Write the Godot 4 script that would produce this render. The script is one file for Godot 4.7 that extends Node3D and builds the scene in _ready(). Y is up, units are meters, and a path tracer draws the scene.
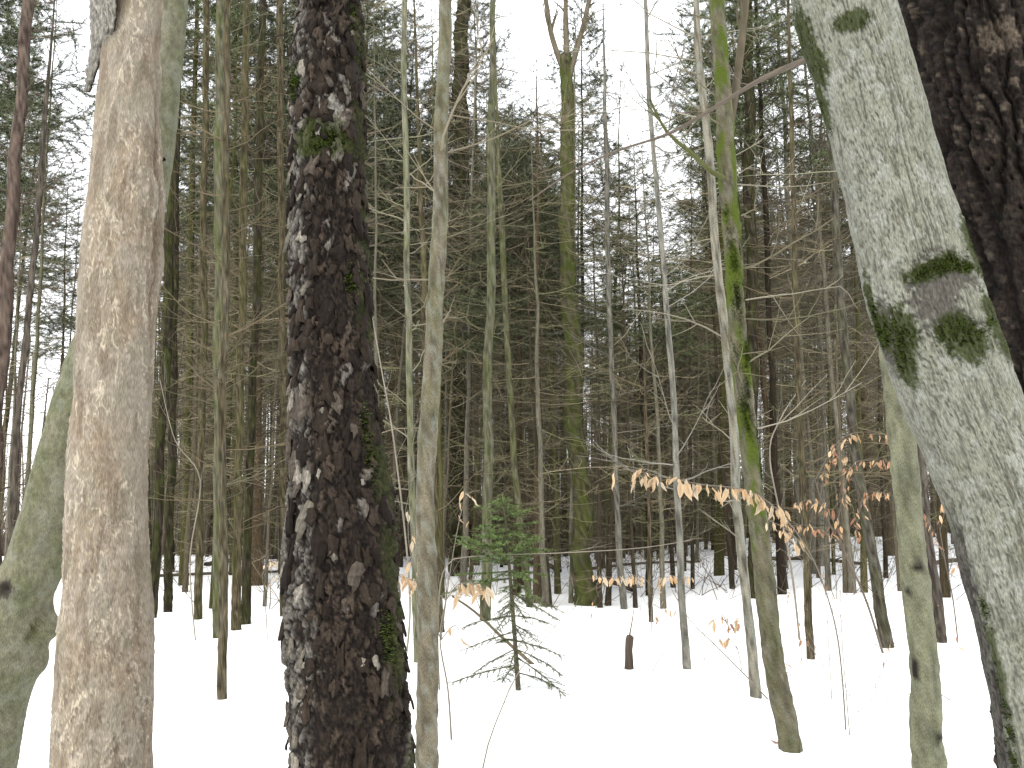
extends Node3D
# Winter wood: a dense conifer stand on snow seen past five near trunks, under an overcast sky.

const FOCAL := 950.0
const EYE := Vector3(0, 1.55, 0)
const PITCH := 0.1112
const DENSE := 1.0

var cam_basis: Basis
var noise_a := FastNoiseLite.new()
var noise_b := FastNoiseLite.new()
var noise_c := FastNoiseLite.new()   # one octave: clean long lines
var cells_edge := FastNoiseLite.new()
var cells_value := FastNoiseLite.new()
var terrain := FastNoiseLite.new()
var mats := {}
var used := {}
var leaf_meshes: Array = []

class Geo:
	var v := PackedVector3Array()
	var n := PackedVector3Array()
	var c := PackedColorArray()
	var u := PackedVector2Array()
	var i := PackedInt32Array()
	func mesh() -> ArrayMesh:
		var a := []
		a.resize(Mesh.ARRAY_MAX)
		a[Mesh.ARRAY_VERTEX] = v
		a[Mesh.ARRAY_NORMAL] = n
		a[Mesh.ARRAY_COLOR] = c
		a[Mesh.ARRAY_TEX_UV] = u
		a[Mesh.ARRAY_INDEX] = i
		var m := ArrayMesh.new()
		m.add_surface_from_arrays(Mesh.PRIMITIVE_TRIANGLES, a)
		return m

# ---------------------------------------------------------------- small helpers
func ground(x: float, z: float) -> float:
	var d := -z
	var rise := 0.028 * maxf(0.0, minf(x, 20.0) - 1.0) * smoothstep(8.0, 26.0, d)
	var crest := 20.0 + 6.0 * smoothstep(2.0, 9.0, x)
	var t := clampf(d - crest, 0.0, 150.0)
	rise -= 0.078 * t * t / (t + 5.0)
	return terrain.get_noise_2d(x, z) * 0.14 * smoothstep(1.0, 6.0, Vector2(x, z).length()) + terrain.get_noise_2d(x * 4.0 + 90.0, z * 4.0) * 0.03 + rise

func ray(px: float, py: float) -> Vector3:
	return cam_basis * Vector3((px - 512.0) / FOCAL, -(py - 384.0) / FOCAL, -1.0)

func at(px: float, py: float, depth: float) -> Vector3:
	var r := ray(px, py)
	return EYE + r * (depth / -r.z)

func on_ground(px: float, py: float) -> Vector3:
	var r := ray(px, py)
	var t := 3.0
	for k in 60:
		var p := EYE + r * t
		t += (p.y - ground(p.x, p.z)) * 0.7 / maxf(0.03, -r.y) * 0.5
	return EYE + r * t

func numbered(called: String) -> String:
	var k: int = used.get(called, 0)
	used[called] = k + 1
	return called if k == 0 else "%s_%03d" % [called, k]

func thing(called: String, where: Vector3, label: String, category: String, group := "") -> Node3D:
	var o := Node3D.new()
	o.name = numbered(called)
	add_child(o)
	o.position = where
	tag(o, label, category, group)
	return o

func tag(o: Node, label: String, category: String, group := "") -> void:
	o.set_meta("label", label)
	o.set_meta("category", category)
	if group != "":
		o.set_meta("group", group)

func part(called: String, mesh: Mesh, mat: Material, parent: Node, stuff := false) -> MeshInstance3D:
	var o := MeshInstance3D.new()
	o.name = called
	o.mesh = mesh
	o.material_override = mat
	parent.add_child(o, true)
	if stuff:
		o.set_meta("kind", "stuff")
	return o

func rgb(r: float, g: float, b: float) -> Color:   # linear values
	return Color(r, g, b)

func noise_image(seed_: int, freq: float, lo: float, hi: float, octaves := 4, ridged := false) -> ImageTexture:
	var n := FastNoiseLite.new()
	n.seed = seed_
	n.noise_type = FastNoiseLite.TYPE_SIMPLEX_SMOOTH
	n.frequency = freq
	n.fractal_octaves = octaves
	n.fractal_type = FastNoiseLite.FRACTAL_RIDGED if ridged else FastNoiseLite.FRACTAL_FBM
	var im := n.get_seamless_image(256, 256)
	im.convert(Image.FORMAT_L8)
	var d := im.get_data()
	for k in d.size():
		d[k] = int(lerpf(lo, hi, d[k] / 255.0) * 255.0)
	return ImageTexture.create_from_image(Image.create_from_data(256, 256, false, Image.FORMAT_L8, d))

func noise_normal() -> ImageTexture:
	var im := noise_image(12, 0.03, 0.0, 1.0, 5).get_image()
	im.convert(Image.FORMAT_RGBA8)
	im.bump_map_to_normal_map(3.0)
	return ImageTexture.create_from_image(im)

func make_mat(called: String, rough: float, tex: Texture2D = null, uv := Vector3.ONE, bump := 0.0, bump_tex: Texture2D = null) -> StandardMaterial3D:
	var m := StandardMaterial3D.new()
	m.resource_name = called
	m.vertex_color_use_as_albedo = true
	m.roughness = rough
	m.metallic_specular = 0.25
	m.uv1_scale = uv
	if tex != null:
		m.albedo_texture = tex
	if bump > 0.0:
		m.heightmap_enabled = true
		m.heightmap_scale = bump
		m.heightmap_texture = bump_tex if bump_tex != null else tex
	mats[called] = m
	return m

# ---------------------------------------------------------------- tubes
func tube(g: Geo, pts: PackedVector3Array, rad: PackedFloat32Array, sides: int, col: Color, tip: Color, uneven := 0.0) -> void:
	var count := pts.size()
	var x := Vector3(0, 0, 1)
	var first := g.v.size()
	var along := 0.0
	for j in count:
		var t: Vector3 = (pts[mini(j + 1, count - 1)] - pts[maxi(j - 1, 0)]).normalized()
		x = (x - t * x.dot(t))
		if x.length_squared() < 0.0004:
			x = Vector3(1, 0, 0) - t * t.x
		x = x.normalized()
		var y := t.cross(x)
		if j > 0:
			along += pts[j].distance_to(pts[j - 1])
		var cc := col.lerp(tip, float(j) / (count - 1))
		for k in sides + 1:
			var a := TAU * (k % sides) / sides
			var dir := x * cos(a) + y * sin(a)
			var r := rad[j]
			if uneven > 0.0:
				r *= 1.0 + uneven * noise_a.get_noise_3d(pts[j].x * 9.0 + dir.x * 1.7, pts[j].y * 2.2, pts[j].z * 9.0 + dir.z * 1.7)
			g.v.append(pts[j] + dir * r)
			g.n.append(dir)
			if uneven > 0.0:
				var s := 1.0 + 0.6 * noise_b.get_noise_3d(pts[j].x * 20.0 + dir.x * 2.5, pts[j].y * 5.0, pts[j].z * 20.0 + dir.z * 2.5)
				g.c.append(Color(cc.r * s, cc.g * s, cc.b * s))
			else:
				g.c.append(cc)
			g.u.append(Vector2(float(k) / sides * maxf(0.06, rad[0] * TAU), along))
	var w := sides + 1
	for j in count - 1:
		for k in sides:
			var p := first + j * w + k
			g.i.append_array([p, p + w, p + 1, p + 1, p + w, p + w + 1])

func bent(rng: RandomNumberGenerator, start: Vector3, dir: Vector3, length: float, segs: int, wander: float, lift: float) -> PackedVector3Array:
	var pts := PackedVector3Array([start])
	var d := dir.normalized()
	var p := start
	for k in segs:
		p += d * (length / segs)
		pts.append(p)
		d = (d + Vector3(rng.randf_range(-1, 1), rng.randf_range(-1, 1), rng.randf_range(-1, 1)) * wander + Vector3(0, lift, 0)).normalized()
	return pts

func taper(n: int, r0: float, r1: float) -> PackedFloat32Array:
	var a := PackedFloat32Array()
	for k in n:
		a.append(lerpf(r0, r1, float(k) / (n - 1)))
	return a

func twig(g: Geo, rng: RandomNumberGenerator, start: Vector3, dir: Vector3, length: float, r: float, col: Color, forks: int, lift := 0.02, wander := 0.16) -> PackedVector3Array:
	var pts := bent(rng, start, dir, length, 5, wander, lift)
	tube(g, pts, taper(6, r, r * 0.35), 3 if r < 0.012 else 5, col, col)
	for f in forks:
		var k := rng.randi_range(1, 4)
		var base: Vector3 = pts[k].lerp(pts[k + 1], rng.randf())
		var dd := (pts[k + 1] - pts[k]).normalized()
		var side := Vector3(rng.randf_range(-1, 1), rng.randf_range(-0.6, 0.8), rng.randf_range(-1, 1))
		var sub := bent(rng, base, dd + side.normalized() * 0.9, length * rng.randf_range(0.2, 0.5), 3, 0.2, lift)
		tube(g, sub, taper(4, maxf(0.0016, r * 0.5), maxf(0.001, r * 0.22)), 3, col, col)
	return pts

func needle(g: Geo, p: Vector3, d: Vector3, w: Vector3, col: Color) -> void:
	var k := g.v.size()
	g.v.append(p - w); g.v.append(p + w); g.v.append(p + d)
	var nn := w.cross(d).normalized()
	if nn.y < 0.0:
		nn = -nn
	for q in 3:
		g.n.append(nn); g.c.append(col); g.u.append(Vector2.ZERO)
	g.i.append(k); g.i.append(k + 2); g.i.append(k + 1)

func spray(g: Geo, rng: RandomNumberGenerator, pts: PackedVector3Array, per_metre: float, nl: float, nw: float, col: Color) -> void:
	for k in pts.size() - 1:
		var a := pts[k]
		var b := pts[k + 1]
		var ax := (b - a).normalized()
		var n := int(a.distance_to(b) * per_metre + rng.randf())
		for q in n:
			var side := Vector3(rng.randf_range(-1, 1), rng.randf_range(-0.55, 0.75), rng.randf_range(-1, 1)).normalized()
			var d := (ax * 0.75 + side).normalized() * nl * rng.randf_range(0.6, 1.15)
			var w := d.cross(Vector3(rng.randf_range(-1, 1), rng.randf_range(-1, 1), rng.randf_range(-1, 1))).normalized() * nw
			var s := rng.randf_range(0.7, 1.35)
			needle(g, a.lerp(b, rng.randf()), d, w, Color(col.r * s, col.g * s, col.b * s))

# ---------------------------------------------------------------- conifers of the stand
func conifer_shapes(seed_: int, height: float, r0: float, live: float, reach: float, bark: Color, green: Color, needles: float, dead: int) -> Dictionary:
	var rng := RandomNumberGenerator.new()
	rng.seed = seed_
	var t := Geo.new()
	var pts := PackedVector3Array()
	var rad := PackedFloat32Array()
	var off := Vector2.ZERO
	var steps := int(height / 0.45)
	for k in steps + 1:
		var h := height * k / steps
		if k > 1:
			off += Vector2(rng.randf_range(-1, 1), rng.randf_range(-1, 1)) * 0.022
		pts.append(Vector3(off.x, h - (0.15 if k == 0 else 0.0), off.y))
		rad.append(r0 * (pow(1.0 - 0.97 * h / height, 0.8) + 0.28 * exp(-h * 3.5)))
	tube(t, pts, rad, 10, bark, Color(bark.r * 1.15, bark.g * 1.15, bark.b * 1.05), 0.3)
	var axis := func(h: float) -> Vector3:
		var f := clampf(h / height, 0.0, 0.999) * steps
		return pts[int(f)].lerp(pts[int(f) + 1], f - int(f))
	# dead lower branches
	var d := Geo.new()
	for k in int(dead * DENSE):
		var h := lerpf(0.6, live + 1.5, pow(rng.randf(), 0.85))
		var az := rng.randf() * TAU
		var len_ := rng.randf_range(0.3, 1.0) * rng.randf_range(0.4, 1.5) * lerpf(0.75, 1.7, h / live)
		var dir := Vector3(cos(az), rng.randf_range(-0.6, 0.35), sin(az))
		var tone := 0.3 + 1.3 * pow(rng.randf(), 2.0)
		var col := Color(0.195 * tone, 0.165 * tone, 0.11 * tone)
		if rng.randf() < 0.3:
			col = Color(0.16 * tone, 0.158 * tone, 0.082 * tone)
		twig(d, rng, axis.call(h), dir, len_, rng.randf_range(0.0035, 0.008), col, rng.randi_range(2, 6), rng.randf_range(-0.05, 0.12), 0.22)
	# live crown
	var c := Geo.new()
	var n := int((height - live) * (16.0 if needles > 200.0 else 8.0))
	for k in n:
		var f := (k + rng.randf()) / n
		var h := lerpf(live, height * 0.985, f)
		var az := k * 2.39996 + rng.randf_range(-0.5, 0.5)
		var len_ := reach * (pow(1.0 - f, 0.75) * 0.9 + 0.12) * rng.randf_range(0.55, 1.15)
		var dir := Vector3(cos(az), lerpf(-0.1, 0.75, f) + rng.randf_range(-0.45, 0.4), sin(az))
		var b := bent(rng, axis.call(h), dir, len_, 5, 0.16, rng.randf_range(-0.05, 0.09))
		tube(c, b, taper(6, 0.012 * (1.2 - f), 0.003), 3, Color(0.08, 0.065, 0.05), Color(0.08, 0.07, 0.05))
		var tone := rng.randf_range(0.75, 1.25)
		var col := Color(green.r * tone, green.g * tone, green.b * tone)
		if needles <= 0.0:
			for q in 9:
				twig(c, rng, b[1 + q % 4], (b[5] - b[0]).normalized() + Vector3(rng.randf_range(-1, 1), rng.randf_range(-0.2, 1), rng.randf_range(-1, 1)) * 0.7, len_ * rng.randf_range(0.3, 0.6), 0.005, Color(0.14, 0.115, 0.09), 3, 0.05)
			continue
		var m := int(len_ / 0.085) + 1
		for q in m:
			var at_ := 0.22 + 0.78 * (q + rng.randf()) / m
			var e := at_ * 4.999
			var p: Vector3 = b[int(e)].lerp(b[int(e) + 1], e - int(e))
			var ax := (b[int(e) + 1] - b[int(e)]).normalized()
			var side := ax.cross(Vector3.UP).normalized() * (1.0 if q % 2 == 0 else -1.0) + Vector3(rng.randf_range(-0.4, 0.4), rng.randf_range(-0.9, 0.8), rng.randf_range(-0.4, 0.4))
			var sub := bent(rng, p, ax * 0.7 + side, len_ * rng.randf_range(0.16, 0.48) + 0.08, 2, 0.35, -0.04)
			spray(c, rng, sub, needles, 0.095, 0.0030, col)
		spray(c, rng, PackedVector3Array([b[4], b[5], b[5] + (b[5] - b[4]).normalized() * 0.06]), needles, 0.09, 0.0030, col)
	return {"trunk": t.mesh(), "dead": d.mesh(), "crown": c.mesh()}

func conifer(s: Dictionary, bark: Material, called: String, where: Vector3, label: String, group: String) -> Node3D:
	var o := thing(called, where, label, "tree", group)
	part("trunk", s.trunk, bark, o)
	part("dead_branches", s.dead, mats.twig, o, true)
	part("crown", s.crown, mats.needle, o)
	return o

# ---------------------------------------------------------------- trunks that follow a path
func path_of(list: Array, depth: float, base: Vector3, top_y: float) -> Array:
	# list: [px, py, half width in px] from top to bottom; returns points, radii and rows from the ground upwards
	var pts := PackedVector3Array()
	var rad := PackedFloat32Array()
	var last: Array = list[list.size() - 1]
	pts.append(base + Vector3(0, -0.12, 0))
	rad.append(last[2] * depth / FOCAL * 1.06)
	for k in range(list.size() - 1, -1, -1):
		var e: Array = list[k]
		var p := at(e[0], e[1], depth)
		if p.y > pts[pts.size() - 1].y + 0.06:
			pts.append(p)
			rad.append(e[2] * depth / FOCAL)
	var d := (pts[pts.size() - 1] - pts[pts.size() - 2]).normalized()
	d = (d + Vector3(0, 0.4, 0)).normalized()
	var p := pts[pts.size() - 1]
	var r := rad[rad.size() - 1]
	while p.y < top_y:
		p += d * 0.6
		r = maxf(0.008, r * (1.0 - 0.6 * 0.9 / maxf(0.9, top_y - p.y + 0.6)))
		pts.append(p)
		rad.append(r)
	return [pts, rad]

func smooth_path(pts: PackedVector3Array, rad: PackedFloat32Array, step: float) -> Array:
	var op := PackedVector3Array()
	var orr := PackedFloat32Array()
	var n := pts.size()
	for k in n - 1:
		var a := pts[maxi(k - 1, 0)]
		var d := pts[mini(k + 2, n - 1)]
		var m := maxi(1, int(pts[k].distance_to(pts[k + 1]) / step))
		for q in m:
			var f := float(q) / m
			op.append(pts[k].cubic_interpolate(pts[k + 1], a, d, f))
			orr.append(lerpf(rad[k], rad[k + 1], f))
	op.append(pts[n - 1])
	orr.append(rad[n - 1])
	return [op, orr]

# skin(theta, height, radius, position) -> [push outwards, linear colour]; theta 0 faces the viewpoint, plus is to its right
func skinned(pts: PackedVector3Array, rad: PackedFloat32Array, sides: int, origin: Vector3, skin: Callable) -> ArrayMesh:
	var g := Geo.new()
	var count := pts.size()
	var w := sides + 1
	var x := Vector3(0, 0, 1)
	for j in count:
		var t: Vector3 = (pts[mini(j + 1, count - 1)] - pts[maxi(j - 1, 0)]).normalized()
		x = (x - t * x.dot(t)).normalized()
		var y := t.cross(x)
		for k in w:
			var a := TAU * (k % sides) / sides
			if sides > 60:
				a -= 0.45 * sin(a)
			var dir := x * cos(a) + y * sin(a)
			var s: Array = skin.call(wrapf(a, -PI, PI), pts[j].y, rad[j], pts[j] + dir * rad[j])
			g.v.append(pts[j] + dir * (rad[j] + s[0]) - origin)
			g.c.append(s[1])
			var ua := TAU * k / sides
			g.u.append(Vector2((ua - (0.45 * sin(ua) if sides > 60 else 0.0)) * rad[0], pts[j].y))
	for j in count:
		for k in w:
			var kk := k % sides
			var l := g.v[j * w + (kk + sides - 1) % sides]
			var r := g.v[j * w + (kk + 1) % sides]
			var dn := g.v[maxi(j - 1, 0) * w + kk]
			var up := g.v[mini(j + 1, count - 1) * w + kk]
			g.n.append((r - l).cross(up - dn).normalized())
	for j in count - 1:
		for k in sides:
			var p := j * w + k
			g.i.append_array([p, p + w, p + 1, p + 1, p + w, p + w + 1])
	return g.mesh()

func blotch(p: Vector3, f: float, lo: float, hi: float) -> float:
	return smoothstep(lo, hi, noise_b.get_noise_3d(p.x * f, p.y * f, p.z * f))

func mix3(a: Color, b: Color, t: float) -> Color:
	return a.lerp(b, clampf(t, 0.0, 1.0))

func round_patch(th: float, h: float, r: float, at_th: float, at_h: float, size_th: float, size_h: float, p: Vector3) -> float:
	# an island of matter with a ragged rim: 1 inside, 0 outside
	var d := Vector2(wrapf(th - at_th, -PI, PI) / size_th, (h - at_h) / size_h).length()
	return smoothstep(0.12, -0.12, d - 1.0 + 0.55 * noise_b.get_noise_3d(p.x * 55.0, p.y * 55.0, p.z * 55.0) + 0.3 * noise_a.get_noise_3d(p.x * 140.0, p.y * 140.0, p.z * 140.0))

func moss_on(parent: Node, pts: PackedVector3Array, rad: PackedFloat32Array, origin: Vector3, seed_: int, spots: Array, blade: float, wanted: int) -> void:
	# spots: [theta, height, size in theta, size in height]; tufts of tiny blades standing on the bark
	var rng := RandomNumberGenerator.new()
	rng.seed = seed_
	var g := Geo.new()
	for s in spots:
		for k in int(wanted * s[2] * s[3] / 0.02):
			var q := Vector2(rng.randfn(0, 0.45), rng.randfn(0, 0.45))
			if q.length() > 1.2:
				continue
			var th: float = s[0] + q.x * s[2]
			var h: float = s[1] + q.y * s[3]
			var j := 0
			while j < pts.size() - 2 and pts[j + 1].y < h:
				j += 1
			var f := clampf((h - pts[j].y) / maxf(0.001, pts[j + 1].y - pts[j].y), 0.0, 1.0)
			var c := pts[j].lerp(pts[j + 1], f)
			var t := (pts[j + 1] - pts[j]).normalized()
			var x := (Vector3(0, 0, 1) - t * t.z).normalized()
			var dir := x * cos(th) + t.cross(x) * sin(th)
			var p := c + dir * lerpf(rad[j], rad[j + 1], f)
			if noise_b.get_noise_3d(p.x * 60.0, p.y * 60.0, p.z * 60.0) < -0.12 - 0.2 * (1.0 - q.length()):
				continue
			var d := (dir * 0.8 + Vector3(rng.randf_range(-1, 1), rng.randf_range(-0.6, 1), rng.randf_range(-1, 1)) * 0.7) * blade * rng.randf_range(0.4, 1.3)
			var tone := rng.randf_range(0.5, 1.5)
			needle(g, p - origin - dir * 0.001, d, d.cross(Vector3(rng.randf_range(-1, 1), rng.randf_range(-1, 1), rng.randf_range(-1, 1))).normalized() * blade * 0.16, Color(0.062 * tone, 0.088 * tone, 0.016 * tone))
	part("moss", g.mesh(), mats.needle, parent, true)

func limb_into(g: Geo, rng: RandomNumberGenerator, list: PackedVector3Array, r0: float, r1: float, col: Color, forks: int) -> void:
	var s := smooth_path(list, taper(list.size(), r0, r1), 0.08)
	tube(g, s[0], s[1], 7, col, col, 0.15)
	var p: PackedVector3Array = s[0]
	for k in forks:
		var j := rng.randi_range(p.size() / 4, p.size() - 2)
		var d := (p[j + 1] - p[j]).normalized() + Vector3(rng.randf_range(-1, 1), rng.randf_range(-0.3, 1), rng.randf_range(-1, 1)) * 0.7
		twig(g, rng, p[j], d, rng.randf_range(0.2, 0.6), lerpf(r0, r1, 0.8) * 0.5, col, 3)

# a plain trunk of the middle distance, following its path, with moss and lichen as patches of colour
func path_tree(called: String, label: String, list: Array, top_y: float, tone: Color, moss: float, lichen: float, bark: Material, twigs: int, group := "", depth_in := 0.0, twig_from := 1.2, twig_len := 0.8, knots := []) -> Dictionary:
	var last: Array = list[list.size() - 1]
	var base: Vector3
	var depth := depth_in
	if depth_in == 0.0:
		base = on_ground(last[0], last[1])
		depth = -base.z
	else:
		base = at(last[0], last[1], depth)
		base.y = ground(base.x, base.z)
	var pr := path_of(list, depth, base, top_y)
	var sp := smooth_path(pr[0], pr[1], 0.035 if depth < 7.0 else 0.07)
	var pts: PackedVector3Array = sp[0]
	var rad: PackedFloat32Array = sp[1]
	for k in pts.size():   # no stem is quite straight
		var way := smoothstep(0.0, 0.6, pts[k].y - base.y) * rad[k] * 0.42
		pts[k] += Vector3(noise_c.get_noise_2d(pts[k].y * 0.8, base.x * 7.0), 0, noise_c.get_noise_2d(pts[k].y * 0.8, base.x * 7.0 + 40.0)) * way
	var o := thing(called, base, label, "tree", group)
	var blotchy := 0.3 if knots.size() > 0 else (0.5 if depth < 6.0 else 1.0)
	var skin := func(th: float, h: float, r: float, p: Vector3) -> Array:
		var n1 := noise_a.get_noise_3d(p.x * 60.0, p.y * 12.0, p.z * 60.0)
		var n2 := noise_b.get_noise_3d(p.x * 14.0, p.y * 4.0, p.z * 14.0)
		var n3 := noise_b.get_noise_3d(p.x * 24.0 + 5.0, p.y * 8.0, p.z * 24.0)
		var c := tone * (1.0 + 0.4 * n1 + 0.7 * n2)
		c = mix3(c, tone * 0.3, smoothstep(0.08, 0.3, n3) * 0.75 * blotchy)
		c = mix3(c, tone * 1.7 + rgb(0.04, 0.04, 0.03), smoothstep(-0.1, -0.3, n3) * 0.6 * blotchy)
		if lichen > 0.0:
			c = mix3(c, rgb(0.3, 0.31, 0.26), lichen * blotch(p, 22.0, 0.05, 0.3))
		if moss > 0.0:
			# on the near mossy stem the moss ends raggedly above the snow
			var band := 0.2 if depth < 6.0 and noise_b.get_noise_3d(p.x * 9.0, p.y * 5.0, p.z * 9.0) * 0.5 + h < 1.35 else 1.0
			c = mix3(c, rgb(0.085, 0.12, 0.012), band * moss * smoothstep(-0.25, 0.2, noise_b.get_noise_3d(p.x * 11.0, p.y * 3.0, p.z * 11.0 + 7.0) + 0.12 * n1))
		var push := r * (0.14 * n1 + 0.16 * n2 + 0.12 * n3)
		for k in knots:
			var kk := exp(-pow(wrapf(th - k[0], -PI, PI) / k[2], 2.0) - pow((h - k[1]) / k[3], 2.0))
			c = mix3(c, rgb(0.025, 0.02, 0.018), smoothstep(0.25, 0.6, kk + 0.3 * n1))
			push += r * 0.25 * kk
		c.a = 1.0
		return [push, c]
	part("trunk", skinned(pts, rad, 22, base, skin), bark, o)
	if twigs > 0:
		var rng := RandomNumberGenerator.new()
		rng.seed = hash(label)
		var g := Geo.new()
		for k in twigs:
			var h := lerpf(twig_from, top_y * 0.95, rng.randf())
			var j := 0
			while j < pts.size() - 2 and pts[j + 1].y < h:
				j += 1
			var az := rng.randf() * TAU
			var c := tone * rng.randf_range(0.8, 1.3)
			c.a = 1.0
			twig(g, rng, pts[j] - base, Vector3(cos(az), rng.randf_range(-0.1, 0.6), sin(az)), twig_len * rng.randf_range(0.4, 1.4), rng.randf_range(0.004, 0.009), c, 4, 0.04)
		part("branches", g.mesh(), mats.twig, o, true)
	return {"o": o, "pts": pts, "rad": rad, "base": base, "depth": depth}

# ---------------------------------------------------------------- withered leaves
func make_leaves() -> void:
	for k in 5:
		var g := Geo.new()
		var rng := RandomNumberGenerator.new()
		rng.seed = 40 + k
		var fold := rng.randf_range(0.25, 0.75)
		var curl := rng.randf_range(-0.45, 0.6)
		var rows := 7
		for j in rows:
			var t := float(j) / (rows - 1)
			var w := 0.19 * sin(PI * pow(t, 0.8)) + 0.012
			var z := curl * t * t + 0.05 * sin(t * 9.0 + k)
			for s in [-1.0, 0.0, 1.0]:
				g.v.append(Vector3(s * w * cos(fold), -t, z + absf(s) * w * sin(fold)))
				g.n.append(Vector3(-s * sin(fold), 0, 1).normalized())
				var vein := 1.0 if s != 0.0 else 0.75
				g.c.append(Color(vein, vein * 0.98, vein * 0.95))
				g.u.append(Vector2(s, t))
		for j in rows - 1:
			for s in 2:
				var p := j * 3 + s
				g.i.append_array([p, p + 1, p + 3, p + 1, p + 4, p + 3])
		leaf_meshes.append(g.mesh())

func hang_leaf(parent: Node, rng: RandomNumberGenerator, p: Vector3, size: float, mat: Material) -> void:
	var o := part("leaf", leaf_meshes[rng.randi() % leaf_meshes.size()], mat, parent)
	var b := Basis.from_euler(Vector3(rng.randf_range(-0.5, 0.5), rng.randf() * TAU, rng.randf_range(-0.55, 0.55)))
	var s := size * rng.randf_range(0.55, 1.2)
	o.transform = Transform3D(b.scaled(Vector3(s, s, s)), p)

func leafy_sapling(label: String, base: Vector3, stem: Array, sprays: Array, seed_: int, leaf_size: float, stem_r: float, col: Color, mat_list: Array) -> void:
	# stem: world points from the base up; sprays: each {pts: world points, n: leaves}
	var rng := RandomNumberGenerator.new()
	rng.seed = seed_
	var o := thing("beech_sapling", base, label, "sapling", "beech saplings that kept their dry leaves")
	var g := Geo.new()
	var sp := PackedVector3Array()
	for p in stem:
		sp.append(p - base)
	limb_into(g, rng, sp, stem_r, stem_r * 0.45, col, 3)
	part("stem", g.mesh(), mats.twig, o)
	for s in sprays:
		var gt := Geo.new()
		var lp := PackedVector3Array()
		for p in s.pts:
			lp.append(p - base)
		var sm := smooth_path(lp, taper(lp.size(), maxf(0.0035, stem_r * 0.5), 0.0015), 0.03)
		tube(gt, sm[0], sm[1], 4, col, col)
		var line: PackedVector3Array = sm[0]
		var spots := []
		for k in s.n:
			var f: float = s.get("from", 0.25) + (1.0 - s.get("from", 0.25)) * (k + rng.randf()) / s.n
			var j := mini(int(f * (line.size() - 1)), line.size() - 2)
			var p := line[j].lerp(line[j + 1], rng.randf())
			var d := Vector3(rng.randf_range(-1, 1), rng.randf_range(-0.35, 0.25), rng.randf_range(-1, 1)).normalized() * rng.randf_range(0.015, 0.06)
			tube(gt, PackedVector3Array([p, p + d]), PackedFloat32Array([0.0014, 0.0009]), 3, col, col)
			spots.append(p + d)
		var br := part("branch", gt.mesh(), mats.twig, o)
		for p in spots:
			hang_leaf(br, rng, p, leaf_size, mat_list[rng.randi() % mat_list.size()])

func _ready() -> void:
	cam_basis = Basis.from_euler(Vector3(PITCH, 0, 0))
	# ------------------------------------------------ camera, sky, sun, exposure
	var cam := Camera3D.new()
	cam.name = "camera"
	cam.fov = rad_to_deg(2.0 * atan(384.0 / FOCAL))
	cam.near = 0.05
	cam.far = 2000.0
	cam.transform = Transform3D(cam_basis, EYE)
	add_child(cam)
	cam.current = true
	var env := Environment.new()
	env.background_mode = Environment.BG_SKY
	var sm := ProceduralSkyMaterial.new()
	sm.sky_top_color = Color(0.93, 0.945, 0.965)
	sm.sky_horizon_color = Color(0.985, 0.985, 0.99)
	sm.ground_bottom_color = Color(0.9, 0.9, 0.92)
	sm.ground_horizon_color = Color(0.97, 0.97, 0.98)
	sm.sun_angle_max = 1.0
	var sky := Sky.new()
	sky.sky_material = sm
	env.sky = sky
	env.tonemap_mode = Environment.TONE_MAPPER_LINEAR
	env.tonemap_exposure = 2.7
	env.sdfgi_enabled = true
	env.ssao_enabled = true
	env.ssil_enabled = true
	var we := WorldEnvironment.new()
	we.name = "world_environment"
	we.environment = env
	add_child(we)
	var sun := DirectionalLight3D.new()
	sun.name = "sun"
	sun.light_color = Color(1.0, 0.98, 0.95)
	sun.light_energy = 0.45
	sun.light_angular_distance = 30.0
	sun.shadow_enabled = true
	sun.rotation_degrees = Vector3(-62, -25, 0)
	add_child(sun)

	setup_noise()
	make_materials()
	make_leaves()
	build_ground()
	build_near_trunks()
	build_middle_trees()
	build_stand()
	build_poles()
	build_far_wood()
	build_small_fir()
	build_saplings()
	build_undergrowth()
	build_litter()

func setup_noise() -> void:
	for n in [noise_a, noise_b, noise_c, terrain]:
		n.noise_type = FastNoiseLite.TYPE_SIMPLEX_SMOOTH
		n.frequency = 1.0
		n.fractal_octaves = 3
	noise_a.seed = 11
	noise_b.seed = 23
	noise_b.fractal_octaves = 4
	noise_c.seed = 31
	noise_c.fractal_type = FastNoiseLite.FRACTAL_NONE
	terrain.seed = 5
	terrain.frequency = 0.11
	for n in [cells_edge, cells_value]:
		n.seed = 77
		n.noise_type = FastNoiseLite.TYPE_CELLULAR
		n.fractal_type = FastNoiseLite.FRACTAL_NONE
		n.frequency = 1.0
		n.cellular_jitter = 1.0
	cells_edge.cellular_return_type = FastNoiseLite.RETURN_DISTANCE2_SUB
	cells_value.cellular_return_type = FastNoiseLite.RETURN_CELL_VALUE

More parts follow.
